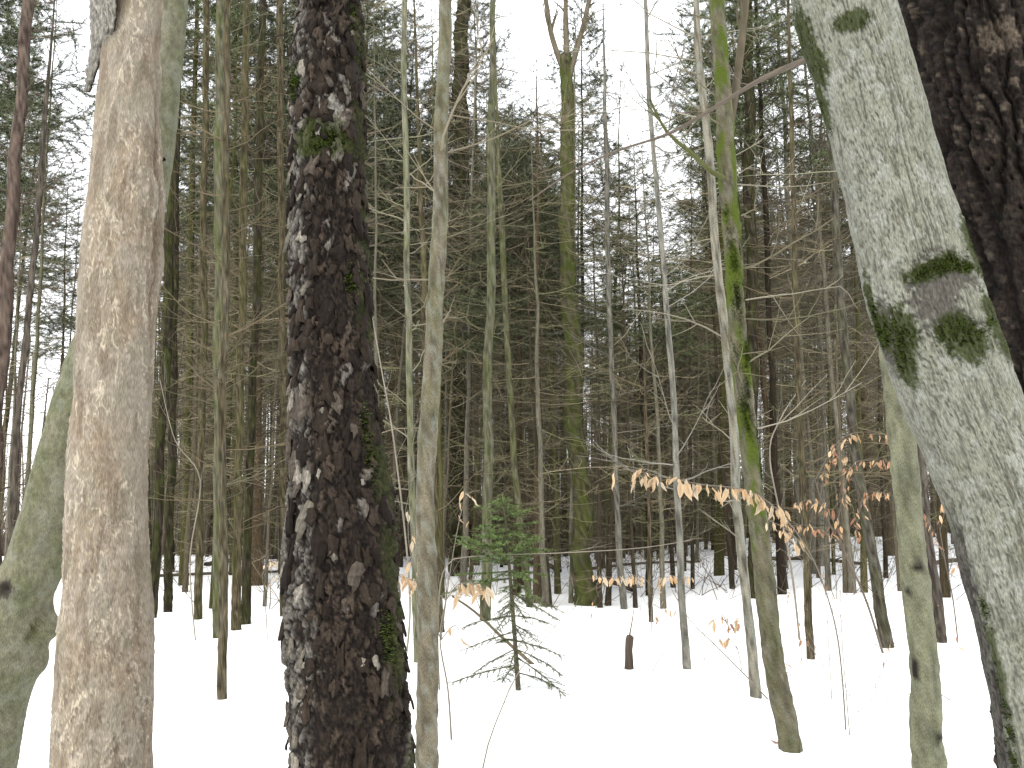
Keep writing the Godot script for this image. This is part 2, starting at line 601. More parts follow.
func make_materials() -> void:
	var grain := noise_image(3, 0.03, 0.55, 1.0, 5)
	var ridges := noise_image(8, 0.02, 0.5, 1.0, 4, true)
	var fine := noise_image(9, 0.06, 0.65, 1.0, 4)
	make_mat("conifer_bark", 0.95, ridges, Vector3(9.0, 0.8, 1), 1.2)
	make_mat("scaly_bark", 0.9, grain, Vector3(9.0, 6.0, 1), 0.5)
	make_mat("fissured_bark", 0.92, fine, Vector3(9.0, 5.0, 1), 0.15)
	make_mat("smooth_bark", 0.85, fine, Vector3(9.0, 4.0, 1), 0.2)
	make_mat("bare_wood", 0.75, fine, Vector3(10.0, 3.0, 1), 0.2)
	make_mat("twig", 0.9)
	var pm := make_mat("plate", 0.9, grain, Vector3(14, 9, 14))
	pm.uv1_triplanar = true
	var nd := make_mat("needle", 0.7)
	nd.backlight = Color(0.95, 1.0, 0.7)
	nd.cull_mode = BaseMaterial3D.CULL_DISABLED
	for k in 4:
		var m := make_mat("leaf_%d" % k, 0.7, fine)
		var tones: Array = [Color(0.92, 0.81, 0.66), Color(0.88, 0.74, 0.58), Color(0.94, 0.87, 0.76), Color(0.74, 0.56, 0.45)]
		m.albedo_color = tones[k]
		m.backlight = Color(0.6, 0.5, 0.4)
		m.cull_mode = BaseMaterial3D.CULL_DISABLED
	var snow := StandardMaterial3D.new()
	snow.resource_name = "snow"
	snow.albedo_color = Color(0.945, 0.95, 0.955)
	snow.roughness = 0.85
	snow.metallic_specular = 0.2
	snow.uv1_triplanar = true
	snow.uv1_world_triplanar = true
	snow.uv1_scale = Vector3(1.3, 1.3, 1.3)
	snow.normal_enabled = true
	snow.normal_texture = noise_normal()
	snow.normal_scale = 0.25
	mats["snow"] = snow

# ---------------------------------------------------------------- ground
func build_ground() -> void:
	var g := Geo.new()
	var n := 100
	var xs := PackedFloat32Array()
	for k in n * 2 + 1:
		var t := float(k - n) / n
		xs.append(signf(t) * (18.0 * absf(t) + 500.0 * pow(absf(t), 6.0)))
	var w := n * 2 + 1
	for j in w:
		for k in w:
			var x := xs[k]
			var z := xs[j] - 9.0
			var y := ground(x, z)
			g.v.append(Vector3(x, y, z))
			g.n.append(Vector3(ground(x - 0.1, z) - ground(x + 0.1, z), 0.2, ground(x, z - 0.1) - ground(x, z + 0.1)).normalized())
			g.c.append(Color.WHITE)
			g.u.append(Vector2(x, z))
	for j in w - 1:
		for k in w - 1:
			var p := j * w + k
			g.i.append_array([p, p + 1, p + w, p + 1, p + w + 1, p + w])
	var o := part("snow_ground", g.mesh(), mats.snow, self)
	o.set_meta("kind", "structure")

# ---------------------------------------------------------------- the five near trunks
func near_trunk(called: String, label: String, list: Array, depth: float, top_y: float, sides: int, step: float, bark: Material, skin: Callable) -> Dictionary:
	var last: Array = list[list.size() - 1]
	var base := at(last[0], last[1], depth)
	base.y = ground(base.x, base.z)
	var pr := path_of(list, depth, base, top_y)
	var sp := smooth_path(pr[0], pr[1], step)
	# fine rings where the trunk is seen, coarse ones above
	var pts := PackedVector3Array()
	var rad := PackedFloat32Array()
	var top_seen := at(512, -60, depth).y
	var k := 0
	var sm_p: PackedVector3Array = sp[0]
	var sm_r: PackedFloat32Array = sp[1]
	while k < sm_p.size():
		pts.append(sm_p[k])
		rad.append(sm_r[k])
		k += 1 if sm_p[k].y < top_seen else 14
	var o := thing(called, base, label, "tree")
	part("trunk", skinned(pts, rad, sides, base, skin), bark, o)
	return {"o": o, "pts": pts, "rad": rad, "base": base, "depth": depth}

func point_on(t: Dictionary, h: float, th: float) -> Array:
	var pts: PackedVector3Array = t.pts
	var rad: PackedFloat32Array = t.rad
	var j := 0
	while j < pts.size() - 2 and pts[j + 1].y < h:
		j += 1
	var ax := (pts[j + 1] - pts[j]).normalized()
	var x := (Vector3(0, 0, 1) - ax * ax.z).normalized()
	var dir := x * cos(th) + ax.cross(x) * sin(th)
	return [pts[j] + dir * rad[j], dir, ax]

func row_height(py: float, depth: float) -> float:
	return at(512, py, depth).y

func build_near_trunks() -> void:
	build_scaly_trunk()
	build_bare_snag()
	build_green_trunk()
	build_pale_leaning_trunk()
	build_ridged_trunk()

func build_scaly_trunk() -> void:
	var d := 2.6
	var hm := row_height(150, d)
	var skin := func(th: float, h: float, r: float, p: Vector3) -> Array:
		var wx := noise_a.get_noise_3d(p.x * 13.0, p.y * 13.0, p.z * 13.0) * 0.6 + noise_b.get_noise_3d(p.x * 50.0, p.y * 35.0, p.z * 50.0) * 0.35
		var q := Vector3(p.x * 34.0 + wx, p.y * 15.0 + wx * 0.8, p.z * 34.0 - wx)
		var e := cells_edge.get_noise_3dv(q) + 1.0
		var v := cells_value.get_noise_3dv(q) * 0.5 + 0.5
		var n1 := noise_a.get_noise_3d(p.x * 90.0, p.y * 60.0, p.z * 90.0)
		var big := noise_b.get_noise_3d(p.x * 5.0, p.y * 3.0, p.z * 5.0)
		var plate := smoothstep(0.03, 0.3, e)
		var f2 := smoothstep(0.16, 0.0, absf(noise_c.get_noise_3d(p.x * 26.0 + wx, p.y * 5.0, p.z * 26.0)))
		plate *= 1.0 - 0.8 * f2
		var slope := noise_c.get_noise_3d(p.x * 45.0 + 3.0, p.y * 26.0, p.z * 45.0)
		var push := 0.010 * plate * (0.3 + v) + 0.004 * slope + 0.003 * n1 + 0.012 * big - 0.006
		var c := mix3(rgb(0.016, 0.012, 0.010), rgb(0.055, 0.041, 0.030) * (0.45 + 0.95 * v), plate)
		c = c * (1.0 + 0.6 * n1)
		var grey := smoothstep(-0.2, -0.5, th + 0.25 * big) * smoothstep(0.1, 0.4, v + 0.35 * big)
		c = mix3(c, rgb(0.22, 0.205, 0.178) * (0.75 + 0.6 * n1), grey * plate * 0.9)
		c = mix3(c, rgb(0.21, 0.19, 0.165), smoothstep(0.92, 0.95, v) * plate * 0.7)
		c = mix3(c, rgb(0.30, 0.28, 0.24) * (1.0 + 0.4 * n1), 0.9 * round_patch(th, h, r, 0.3, hm + 0.07, 0.42, 0.05, p))
		var moss := round_patch(th, h, r, 0.1, hm, 1.0, 0.06, p) * 0.75 + 0.55 * smoothstep(0.75, 1.2, th) * smoothstep(0.05, 0.3, big + 0.2)
		c = mix3(c, rgb(0.05, 0.062, 0.016), moss)
		c.a = 1.0
		return [push, c]
	var t := near_trunk("scaly_bark_tree", "thick upright trunk with dark brown flaking scaly bark", [
		[331, -120, 31], [331, 0, 31], [328, 40, 36], [327, 100, 38], [328, 200, 36], [329, 300, 40], [333, 400, 42], [340, 500, 51], [341, 600, 56], [348, 700, 58], [351, 768, 58], [354, 900, 63], [356, 1050, 76]],
		d, 11.0, 140, 0.0048, mats.scaly_bark, skin)
	# flakes of bark: the ones on the seen side are pieces of their own
	var rng := RandomNumberGenerator.new()
	rng.seed = 314
	var plates := []
	for k in 9:
		plates.append(bark_flake(k))
	var mlist := []
	for c in [Color(0.215, 0.18, 0.152), Color(0.275, 0.235, 0.20), Color(0.16, 0.13, 0.11), Color(0.38, 0.345, 0.31), Color(0.50, 0.475, 0.43), Color(0.62, 0.59, 0.545)]:
		var m: StandardMaterial3D = mats.plate.duplicate()
		m.albedo_color = c
		mlist.append(m)
	var h0 := row_height(790, d)
	var h1 := row_height(-15, d)
	var rest := []
	var o: Node3D = t.o
	for k in 560:
		var h := lerpf(h0, h1, rng.randf())
		var front := k < 290
		var th := rng.randf_range(-1.75, 1.75) if front else rng.randf_range(1.75, TAU - 1.75)
		var q: Array = point_on(t, h, th)
		var out: Vector3 = q[1]
		var up: Vector3 = (q[2] as Vector3)
		var b := Basis(up.cross(out), up, out) * Basis.from_euler(Vector3(rng.randf_range(-0.22, 0.04), rng.randf_range(-0.15, 0.15), rng.randf_range(-0.3, 0.3)))
		var s := rng.randf_range(0.7, 1.0) * rng.randf_range(0.8, 1.6) * (1.5 if rng.randf() < 0.22 else 1.0)
		b = b.scaled_local(Vector3(s * rng.randf_range(0.6, 1.1), s * rng.randf_range(0.8, 1.5), s))
		var pick := rng.randf()
		var which := 0 if pick < 0.4 else (1 if pick < 0.58 else (2 if pick < 0.84 else (3 if pick < 0.93 else (4 if pick < 0.97 else 5))))
		if which > 3:
			b = b.scaled_local(Vector3(0.6, 0.6, 0.8))
		if th < -0.4 and rng.randf() < (0.75 if h < row_height(380, d) else 0.3):
			which = 3 + rng.randi() % 3
		var tr := Transform3D(b, (q[0] as Vector3) + out * 0.006 - (t.base as Vector3))
		if front:
			var f := part("bark_flake", plates[rng.randi() % plates.size()], mlist[which], o)
			f.transform = tr
		else:
			rest.append([tr, which])
	var st := SurfaceTool.new()
	for e in rest:
		st.append_from(plates[rng.randi() % plates.size()], 0, e[0])
	part("bark_flakes", st.commit(), mlist[0], o, true)
	moss_on(o, t.pts, t.rad, t.base, 51, [[0.1, hm, 0.75, 0.045], [-0.9, row_height(90, d), 0.4, 0.06], [1.1, row_height(30, d), 0.3, 0.1], [0.75, row_height(290, d), 0.2, 0.06], [0.9, row_height(450, d), 0.25, 0.12], [1.0, row_height(640, d), 0.25, 0.1]], 0.008, 900)
	var g := Geo.new()
	for k in 14:
		var h := rng.randf_range(4.5, 10.5)
		var pq: Array = point_on(t, h, rng.randf() * TAU)
		twig(g, rng, (pq[0] as Vector3) - (t.base as Vector3), (pq[1] as Vector3) + Vector3(0, 0.4, 0), rng.randf_range(0.8, 2.0), 0.02, rgb(0.06, 0.05, 0.04), 6)
	part("branches", g.mesh(), mats.twig, o, true)

func bark_flake(seed_: int, w := 0.0155, l := 0.023, rag := 0.5) -> ArrayMesh:
	# a thin scale of bark with a ragged rim, its lower edge lifting away
	var rng := RandomNumberGenerator.new()
	rng.seed = 900 + seed_
	var n := 12
	var rim := []
	for k in n:
		var a := TAU * (k + rng.randf_range(-0.35, 0.35)) / n
		var rr := rng.randf_range(rag, 1.25)
		var x := clampf(cos(a) * 1.25, -0.9, 0.9) * w * rr
		var y := clampf(sin(a) * 1.25, -0.95, 0.95) * l * rr
		rim.append(Vector3(x, y, -x * x * 7.0 + (0.003 if y < 0.0 else -0.002) + rng.randf_range(-0.001, 0.001)))
	var mid := Vector3(rng.randf_range(-0.3, 0.3) * w, rng.randf_range(-0.3, 0.3) * l, 0.0012)
	var st := SurfaceTool.new()
	st.begin(Mesh.PRIMITIVE_TRIANGLES)
	for k in n:
		var a: Vector3 = rim[k]
		var b: Vector3 = rim[(k + 1) % n]
		var ad := a - Vector3(0, 0, 0.006)
		var bd := b - Vector3(0, 0, 0.006)
		for tri in [[mid, b, a], [a, b, bd], [a, bd, ad]]:
			for p in tri:
				var tone := rng.randf_range(0.55, 1.3)
				st.set_color(Color(tone, tone, tone * 0.97))
				st.add_vertex(p)
	st.generate_normals()
	return st.commit()

func build_bare_snag() -> void:
	var d := 3.0
	var h_low := row_height(640, d)
	var h_split := row_height(240, d)
	var skin := func(th: float, h: float, r: float, p: Vector3) -> Array:
		var n1 := noise_a.get_noise_3d(p.x * 60.0, p.y * 14.0, p.z * 60.0)
		var n2 := noise_b.get_noise_3d(p.x * 7.0, p.y * 4.0, p.z * 7.0)
		var warp := noise_a.get_noise_3d(p.x * 20.0, p.y * 12.0, p.z * 20.0) * 0.55
		# galleries of bark beetles: thin winding pale lines, mostly running up the stem
		var line := absf(noise_c.get_noise_3d(p.x * 28.0 + warp * 2.0, p.y * 4.5 + warp * 1.6, p.z * 28.0 + warp))
		var gal := smoothstep(0.15, 0.08, line) * smoothstep(-0.05, 0.12, noise_a.get_noise_3d(p.x * 9.0, p.y * 3.0 + 3.0, p.z * 9.0) + 0.1)
		var flake := blotch(p + Vector3(4, 0, 0), 26.0, 0.12, 0.2)
		var dark := smoothstep(0.22, 0.42, noise_b.get_noise_3d(p.x * 38.0, p.y * 16.0 + 9.0, p.z * 38.0))
		var c := mix3(rgb(0.27, 0.212, 0.15), rgb(0.29, 0.252, 0.195), 0.5 + 1.3 * n2)
		c = c * (1.0 + 0.28 * n1)
		c = mix3(c, rgb(0.50, 0.435, 0.33), gal * 0.95)
		c = mix3(c, rgb(0.36, 0.31, 0.25), flake * 0.5)
		c = mix3(c, rgb(0.15, 0.115, 0.08), 0.55 * smoothstep(0.1, 0.3, noise_b.get_noise_3d(p.x * 17.0, p.y * 4.0 + 5.0, p.z * 17.0)))
		var below := smoothstep(h_low + 0.55, h_low - 0.35, h + 0.25 * n2)
		c = mix3(c, rgb(0.10, 0.075, 0.055), dark * (0.15 + 0.5 * below))
		c = mix3(c, rgb(0.19, 0.175, 0.115), 0.25 * blotch(p + Vector3(0, 2, 0), 9.0, 0.1, 0.3))
		var push := 0.0025 * n1 + 0.010 * n2 + 0.002 * gal
		push += 0.012 * exp(-pow((h - h_low) / 0.09, 2.0)) * (0.6 + n2)
		# long split on the right edge
		var s := exp(-pow((th - 1.42 - 0.2 * n2) / 0.10, 2.0)) * smoothstep(h_split - 0.45, h_split - 0.1, h) * smoothstep(h_split + 0.9, h_split + 0.2, h)
		push -= 0.016 * s
		c = mix3(c, rgb(0.14, 0.09, 0.06), s * 0.6)
		c.a = 1.0
		return [push, c]
	var t := near_trunk("bare_snag", "dead tan trunk stripped of its bark with pale beetle tracks", [
		[141, -150, 22], [138, 0, 25], [131, 60, 29], [128, 110, 31], [126, 195, 37], [122, 260, 39], [117, 330, 37], [110, 430, 37], [107, 500, 38], [107, 600, 41], [104, 700, 45], [102, 768, 46], [99, 900, 50], [97, 985, 60]],
		d, 5.2, 150, 0.0046, mats.bare_wood, skin)
	# the last tongue of bark, still clinging to the upper left and peeling off
	var g := Geo.new()
	var o: Node3D = t.o
	var rows := 60
	var cols := 16
	var edges := [[-130.0, 87.0, 122.0], [0.0, 90.0, 117.0], [30.0, 91.0, 114.0], [46.0, 92.0, 106.0], [62.0, 89.0, 99.0], [78.0, 87.0, 94.0], [92.0, 86.0, 88.5]]
	for side in 2:
		for j in rows + 1:
			var py := lerpf(92.0, -130.0, float(j) / rows)
			var m := 0
			while m < edges.size() - 2 and edges[m + 1][0] < py:
				m += 1
			var f: float = (py - edges[m][0]) / (edges[m + 1][0] - edges[m][0])
			var ragged := 2.2 * noise_a.get_noise_2d(py * 0.16, 3.0)
			var xl: float = lerpf(edges[m][1], edges[m + 1][1], f) + ragged
			var xr: float = lerpf(edges[m][2], edges[m + 1][2], f) + 2.0 * noise_a.get_noise_2d(py * 0.2, 8.0)
			for k in cols + 1:
				var gk := float(k) / cols
				var arch := sqrt(maxf(0.0, 1.0 - pow(1.0 - gk, 2.0)))
				var p := at(lerpf(xl, maxf(xr, xl + 1.5), gk), py, d + 0.05 - 0.155 * arch * minf(1.0, (xr - xl) / 24.0))
				var n1 := noise_a.get_noise_3d(p.x * 90.0, p.y * 40.0, p.z * 90.0)
				var outw := Vector3(-0.75 * (1.0 - gk) - 0.2, 0, 0.45 + 0.5 * gk).normalized()
				g.v.append(p + outw * ((0.005 * n1 + 0.004) if side == 0 else -0.006) - (t.base as Vector3))
				g.n.append((outw + Vector3(n1, n1 * 0.5, 0) * 0.4).normalized() * (1.0 if side == 0 else -1.0))
				var c := rgb(0.24, 0.225, 0.19) * (1.0 + 1.1 * n1) if side == 0 else rgb(0.09, 0.055, 0.04)
				c.a = 1.0
				g.c.append(c)
				g.u.append(Vector2(gk * 0.2, p.y))
	var w := cols + 1
	for side in 2:
		for j in rows:
			for k in cols:
				var p := side * (rows + 1) * w + j * w + k
				if side == 0:
					g.i.append_array([p, p + w, p + 1, p + 1, p + w, p + w + 1])
				else:
					g.i.append_array([p, p + 1, p + w, p + 1, p + w + 1, p + w])
	for j in rows:
		for k in [0, cols]:
			var a: int = j * w + k
			var b: int = a + (rows + 1) * w
			g.i.append_array([a, a + w, b, b, a + w, b + w])
	part("peeling_bark", g.mesh(), mats.scaly_bark, o)
	# a stub of a lost branch on the left edge
	var gs := Geo.new()
	var rng := RandomNumberGenerator.new()
	rng.seed = 8
	var q: Array = point_on(t, row_height(275, d), -1.5)
	var p0: Vector3 = (q[0] as Vector3) - (t.base as Vector3)
	tube(gs, PackedVector3Array([p0 - (q[1] as Vector3) * 0.02, p0 + (q[1] as Vector3) * 0.008, p0 + (q[1] as Vector3) * 0.016]), PackedFloat32Array([0.028, 0.022, 0.008]), 9, rgb(0.16, 0.12, 0.09), rgb(0.10, 0.07, 0.05), 0.3)
	part("branch_stub", gs.mesh(), mats.twig, o)

func build_green_trunk() -> void:
	var d := 3.8
	var hb := row_height(618, d)
	var hk := row_height(588, d)
	var skin := func(th: float, h: float, r: float, p: Vector3) -> Array:
		var n1 := noise_a.get_noise_3d(p.x * 70.0, p.y * 45.0, p.z * 70.0)
		var n2 := noise_b.get_noise_3d(p.x * 9.0, p.y * 5.0, p.z * 9.0)
		var c := mix3(rgb(0.20, 0.19, 0.13), rgb(0.145, 0.15, 0.085), 0.5 + 1.2 * n2)
		c = c * (1.0 + 0.16 * n1 + 0.5 * noise_b.get_noise_3d(p.x * 34.0, p.y * 20.0, p.z * 34.0))
		c = mix3(c, rgb(0.27, 0.275, 0.22), 0.35 * blotch(p, 9.0, 0.1, 0.3))
		var burl := exp(-pow((th - 1.75) / 0.45, 2.0) - pow((h - hb) / 0.06, 2.0))
		var low := exp(-pow((th - 1.7) / 0.5, 2.0) - pow((h - hb + 0.14) / 0.05, 2.0))
		var knot := exp(-pow((th + 0.15) / 0.32, 2.0) - pow((h - hk) / 0.035, 2.0))
		var hole := exp(-pow((th + 0.15) / 0.16, 2.0) - pow((h - hk) / 0.018, 2.0))
		var streak := exp(-pow((th - 1.15 - 0.15 * n1 - (h - hb) * 2.0) / 0.13, 2.0) - pow((h - hb) / 0.06, 2.0))
		c = mix3(c, rgb(0.05, 0.05, 0.015), streak * 0.85)
		c = mix3(c, rgb(0.035, 0.03, 0.025), smoothstep(0.25, 0.6, knot + 0.3 * n1) * 0.9)
		c.a = 1.0
		return [0.0025 * n1 + 0.007 * n2 + 0.075 * burl + 0.025 * low + 0.012 * knot - 0.03 * hole - 0.01 * streak, c]
	var t := near_trunk("leaning_green_trunk", "leaning greenish grey trunk with a burl, passing behind the bare tan trunk", [
		[180, -110, 14], [173, 0, 15], [166, 60, 17], [156, 130, 20], [144, 200, 22], [115, 300, 23], [84, 384, 24], [54, 500, 27], [36, 560, 27], [23, 590, 28], [12, 620, 31], [4, 650, 36], [-12, 700, 36], [-27, 768, 38], [-45, 880, 52]],
		d, 10.0, 90, 0.009, mats.smooth_bark, skin)
	var g := Geo.new()
	var rng := RandomNumberGenerator.new()
	rng.seed = 61
	var q: Array = point_on(t, row_height(161, d), 0.7)
	var b: Vector3 = t.base
	var p0: Vector3 = (q[0] as Vector3) - b
	tube(g, PackedVector3Array([p0 - (q[1] as Vector3) * 0.01, p0 + (q[1] as Vector3) * 0.012 + Vector3(0.02, -0.008, 0)]), PackedFloat32Array([0.016, 0.007]), 7, rgb(0.04, 0.035, 0.03), rgb(0.03, 0.025, 0.02))
	part("branch_stub", g.mesh(), mats.twig, t.o)
	var g2 := Geo.new()
	for k in 16:
		var pq: Array = point_on(t, rng.randf_range(4.5, 9.5), rng.randf() * TAU)
		twig(g2, rng, (pq[0] as Vector3) - b, (pq[1] as Vector3) + Vector3(0, 0.7, 0), rng.randf_range(0.6, 1.6), 0.014, rgb(0.15, 0.14, 0.1), 5)
	part("branches", g2.mesh(), mats.twig, t.o, true)

func build_pale_leaning_trunk() -> void:
	var d := 2.0
	var spots := [
		[-1.15, row_height(35, d), 0.3, 0.07], [-0.95, row_height(62, d), 0.25, 0.04], [-1.2, row_height(95, d), 0.2, 0.05], [0.05, row_height(38, d), 0.3, 0.02],
		[0.1, row_height(280, d), 0.34, 0.016], [0.5, row_height(276, d), 0.3, 0.018], [0.85, row_height(283, d), 0.25, 0.013], [0.25, row_height(338, d), 0.3, 0.03], [0.45, row_height(352, d), 0.32, 0.034],
		[1.15, row_height(338, d), 0.2, 0.05], [1.2, row_height(362, d), 0.2, 0.03], [1.25, row_height(262, d), 0.15, 0.06], [-1.1, row_height(290, d), 0.15, 0.05], [-1.05, row_height(318, d), 0.25, 0.035],
		[-0.55, row_height(325, d), 0.22, 0.045], [-0.75, row_height(352, d), 0.2, 0.04]]
	for s in spots:
		s[0] -= 0.4
		s[2] *= 1.25
		s[3] *= 1.25
	var plate_h := row_height(300, d)
	var skin := func(th: float, h: float, r: float, p: Vector3) -> Array:
		var warp := noise_a.get_noise_3d(p.x * 26.0, p.y * 14.0, p.z * 26.0)
		# shallow fissures, long and braided
		var ax := cos(th) * 0.11
		var az := sin(th) * 0.11
		var f1 := absf(noise_c.get_noise_3d(ax * 72.0 + warp * 0.35, h * 4.0 + warp * 0.2, az * 72.0 + warp * 0.35))
		var f2 := absf(noise_c.get_noise_3d(ax * 120.0 + warp * 0.4, h * 6.5 + 5.0, az * 120.0))
		var crack := maxf(smoothstep(0.19, 0.03, f1), 0.6 * smoothstep(0.17, 0.02, f2))
		var n1 := noise_a.get_noise_3d(p.x * 120.0, p.y * 60.0, p.z * 120.0)
		var n2 := noise_b.get_noise_3d(p.x * 8.0, p.y * 6.0, p.z * 8.0)
		var c := mix3(rgb(0.21, 0.212, 0.162), rgb(0.26, 0.262, 0.215), 0.5 + n2)
		c = c * (1.0 + 0.15 * n1)
		c = mix3(c, rgb(0.075, 0.07, 0.055), crack * 0.72)
		c = mix3(c, rgb(0.34, 0.35, 0.315), 0.4 * blotch(p + Vector3(2, 1, 0), 18.0, 0.18, 0.34))
		var push := -0.004 * crack + 0.0005 * n1 + 0.005 * n2
		# patches of darker bark where the pale skin has come away
		var off := round_patch(th, h, r, 0.0, plate_h - 0.015, 0.7, 0.095, p)
		off = maxf(off, round_patch(th, h, r, -1.4, plate_h - 0.05, 0.5, 0.075, p))
		off *= 1.0 - round_patch(th, h, r, 0.38, plate_h - 0.04, 0.3, 0.035, p)
		var low := smoothstep(-1.3, -1.5, th + 0.22 * warp) * smoothstep(row_height(470, d), row_height(560, d), h + 0.02 * n2)  # lower left underside: its shade painted in, along with dark rough bark
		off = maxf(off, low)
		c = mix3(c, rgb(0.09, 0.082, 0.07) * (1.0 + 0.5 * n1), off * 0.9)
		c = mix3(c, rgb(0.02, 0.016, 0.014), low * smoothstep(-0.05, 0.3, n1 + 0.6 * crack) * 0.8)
		push -= 0.004 * off
		var m := 0.0
		for s in spots:
			m = maxf(m, round_patch(th, h, r, s[0], s[1], s[2] * 0.9, s[3] * 0.9, p))
		var edge := smoothstep(0.12, 0.02, absf(th + 1.3 + 0.15 * warp)) * smoothstep(row_height(520, d), row_height(600, d), h) * smoothstep(-0.2, 0.2, n2 + 0.3 * n1 + 0.1)
		m = maxf(m, edge)
		c = mix3(c, rgb(0.035, 0.045, 0.011), m * 0.9)
		push += 0.004 * m
		c.a = 1.0
		return [push, c]
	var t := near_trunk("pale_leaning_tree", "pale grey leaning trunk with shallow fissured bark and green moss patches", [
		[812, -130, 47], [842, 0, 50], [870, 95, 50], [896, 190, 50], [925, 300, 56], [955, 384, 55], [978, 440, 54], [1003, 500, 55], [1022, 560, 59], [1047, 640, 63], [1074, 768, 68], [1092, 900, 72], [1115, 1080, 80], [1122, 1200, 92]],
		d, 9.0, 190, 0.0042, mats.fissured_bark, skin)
	var fuzzy := spots.duplicate()
	for k in 7:
		fuzzy.append([-1.3, row_height(590 + 26 * k, d), 0.12, 0.03])
	moss_on(t.o, t.pts, t.rad, t.base, 71, fuzzy, 0.0048, 3000)
	# long bare limb reaching left and away
	var g := Geo.new()
	var rng := RandomNumberGenerator.new()
	rng.seed = 5
	var b: Vector3 = t.base
	var lp := PackedVector3Array([at(835, 50, 2.0) - b, at(808, 59, 2.15) - b, at(760, 80, 2.6) - b, at(715, 107, 3.0) - b, at(668, 134, 3.4) - b, at(620, 150, 3.7) - b, at(575, 170, 4.0) - b, at(530, 200, 4.3) - b])
	limb_into(g, rng, lp, 0.009, 0.003, rgb(0.11, 0.09, 0.07), 5)
	part("branch", g.mesh(), mats.twig, t.o)
	var g2 := Geo.new()
	for k in 14:
		var pq: Array = point_on(t, rng.randf_range(4.0, 8.5), rng.randf() * TAU)
		twig(g2, rng, (pq[0] as Vector3) - b, (pq[1] as Vector3) + Vector3(0, 0.6, 0), rng.randf_range(0.6, 1.8), 0.016, rgb(0.2, 0.19, 0.16), 5)
	part("branches", g2.mesh(), mats.twig, t.o, true)

func build_ridged_trunk() -> void:
	var d := 2.75
	var hp := row_height(68, d)
	var skin := func(th: float, h: float, r: float, p: Vector3) -> Array:
		var warp := noise_a.get_noise_3d(p.x * 6.0, p.y * 5.0, p.z * 6.0)
		var ax := cos(th) * 0.27
		var az := sin(th) * 0.27
		var f1 := absf(noise_c.get_noise_3d(ax * 13.0 + warp * 0.35, h * 1.5, az * 13.0 + warp * 0.35))
		var f2 := absf(noise_c.get_noise_3d(ax * 24.0 + warp * 0.4, h * 3.4 + 9.0, az * 24.0))
		var groove := maxf(smoothstep(0.34, 0.03, f1), 0.6 * smoothstep(0.22, 0.0, f2))
		var n1 := noise_a.get_noise_3d(p.x * 80.0, p.y * 45.0, p.z * 80.0)
		var n2 := noise_b.get_noise_3d(p.x * 26.0, p.y * 14.0, p.z * 26.0)
		var c := mix3(rgb(0.036, 0.027, 0.021), rgb(0.015, 0.012, 0.010), 0.5 + 1.5 * n2) * (1.0 + 0.9 * n1)
		c = mix3(c, rgb(0.014, 0.011, 0.010), groove * 0.85)
		var pale := round_patch(th, h, r, -0.5, hp, 0.2, 0.05, p)
		pale = maxf(pale, 0.8 * smoothstep(0.3, 0.42, n2 + 0.15 * n1) * (1.0 - groove))
		c = mix3(c, rgb(0.17, 0.135, 0.10) * (1.0 + 0.5 * n1), pale * 0.65)
		c.a = 1.0
		return [0.034 * (1.0 - groove) + 0.012 * n2 + 0.007 * n1 - 0.03, c]
	var t := near_trunk("ridged_bark_tree", "massive dark trunk with deep ridged bark behind the pale leaning trunk", [
		[972, -150, 88], [992, 0, 90], [1012, 130, 91], [1038, 260, 92], [1062, 384, 93], [1090, 560, 96], [1112, 768, 100], [1125, 900, 108], [1130, 1030, 130]],
		d, 13.0, 170, 0.0065, mats.scaly_bark, skin)
	var g := Geo.new()
	var rng := RandomNumberGenerator.new()
	rng.seed = 15
	var b: Vector3 = t.base
	for k in 14:
		var pq: Array = point_on(t, rng.randf_range(6.0, 12.5), rng.randf() * TAU)
		twig(g, rng, (pq[0] as Vector3) - b, (pq[1] as Vector3) + Vector3(0, 0.5, 0), rng.randf_range(1.0, 2.5), 0.03, rgb(0.05, 0.045, 0.04), 6)
	part("branches", g.mesh(), mats.twig, t.o, true)

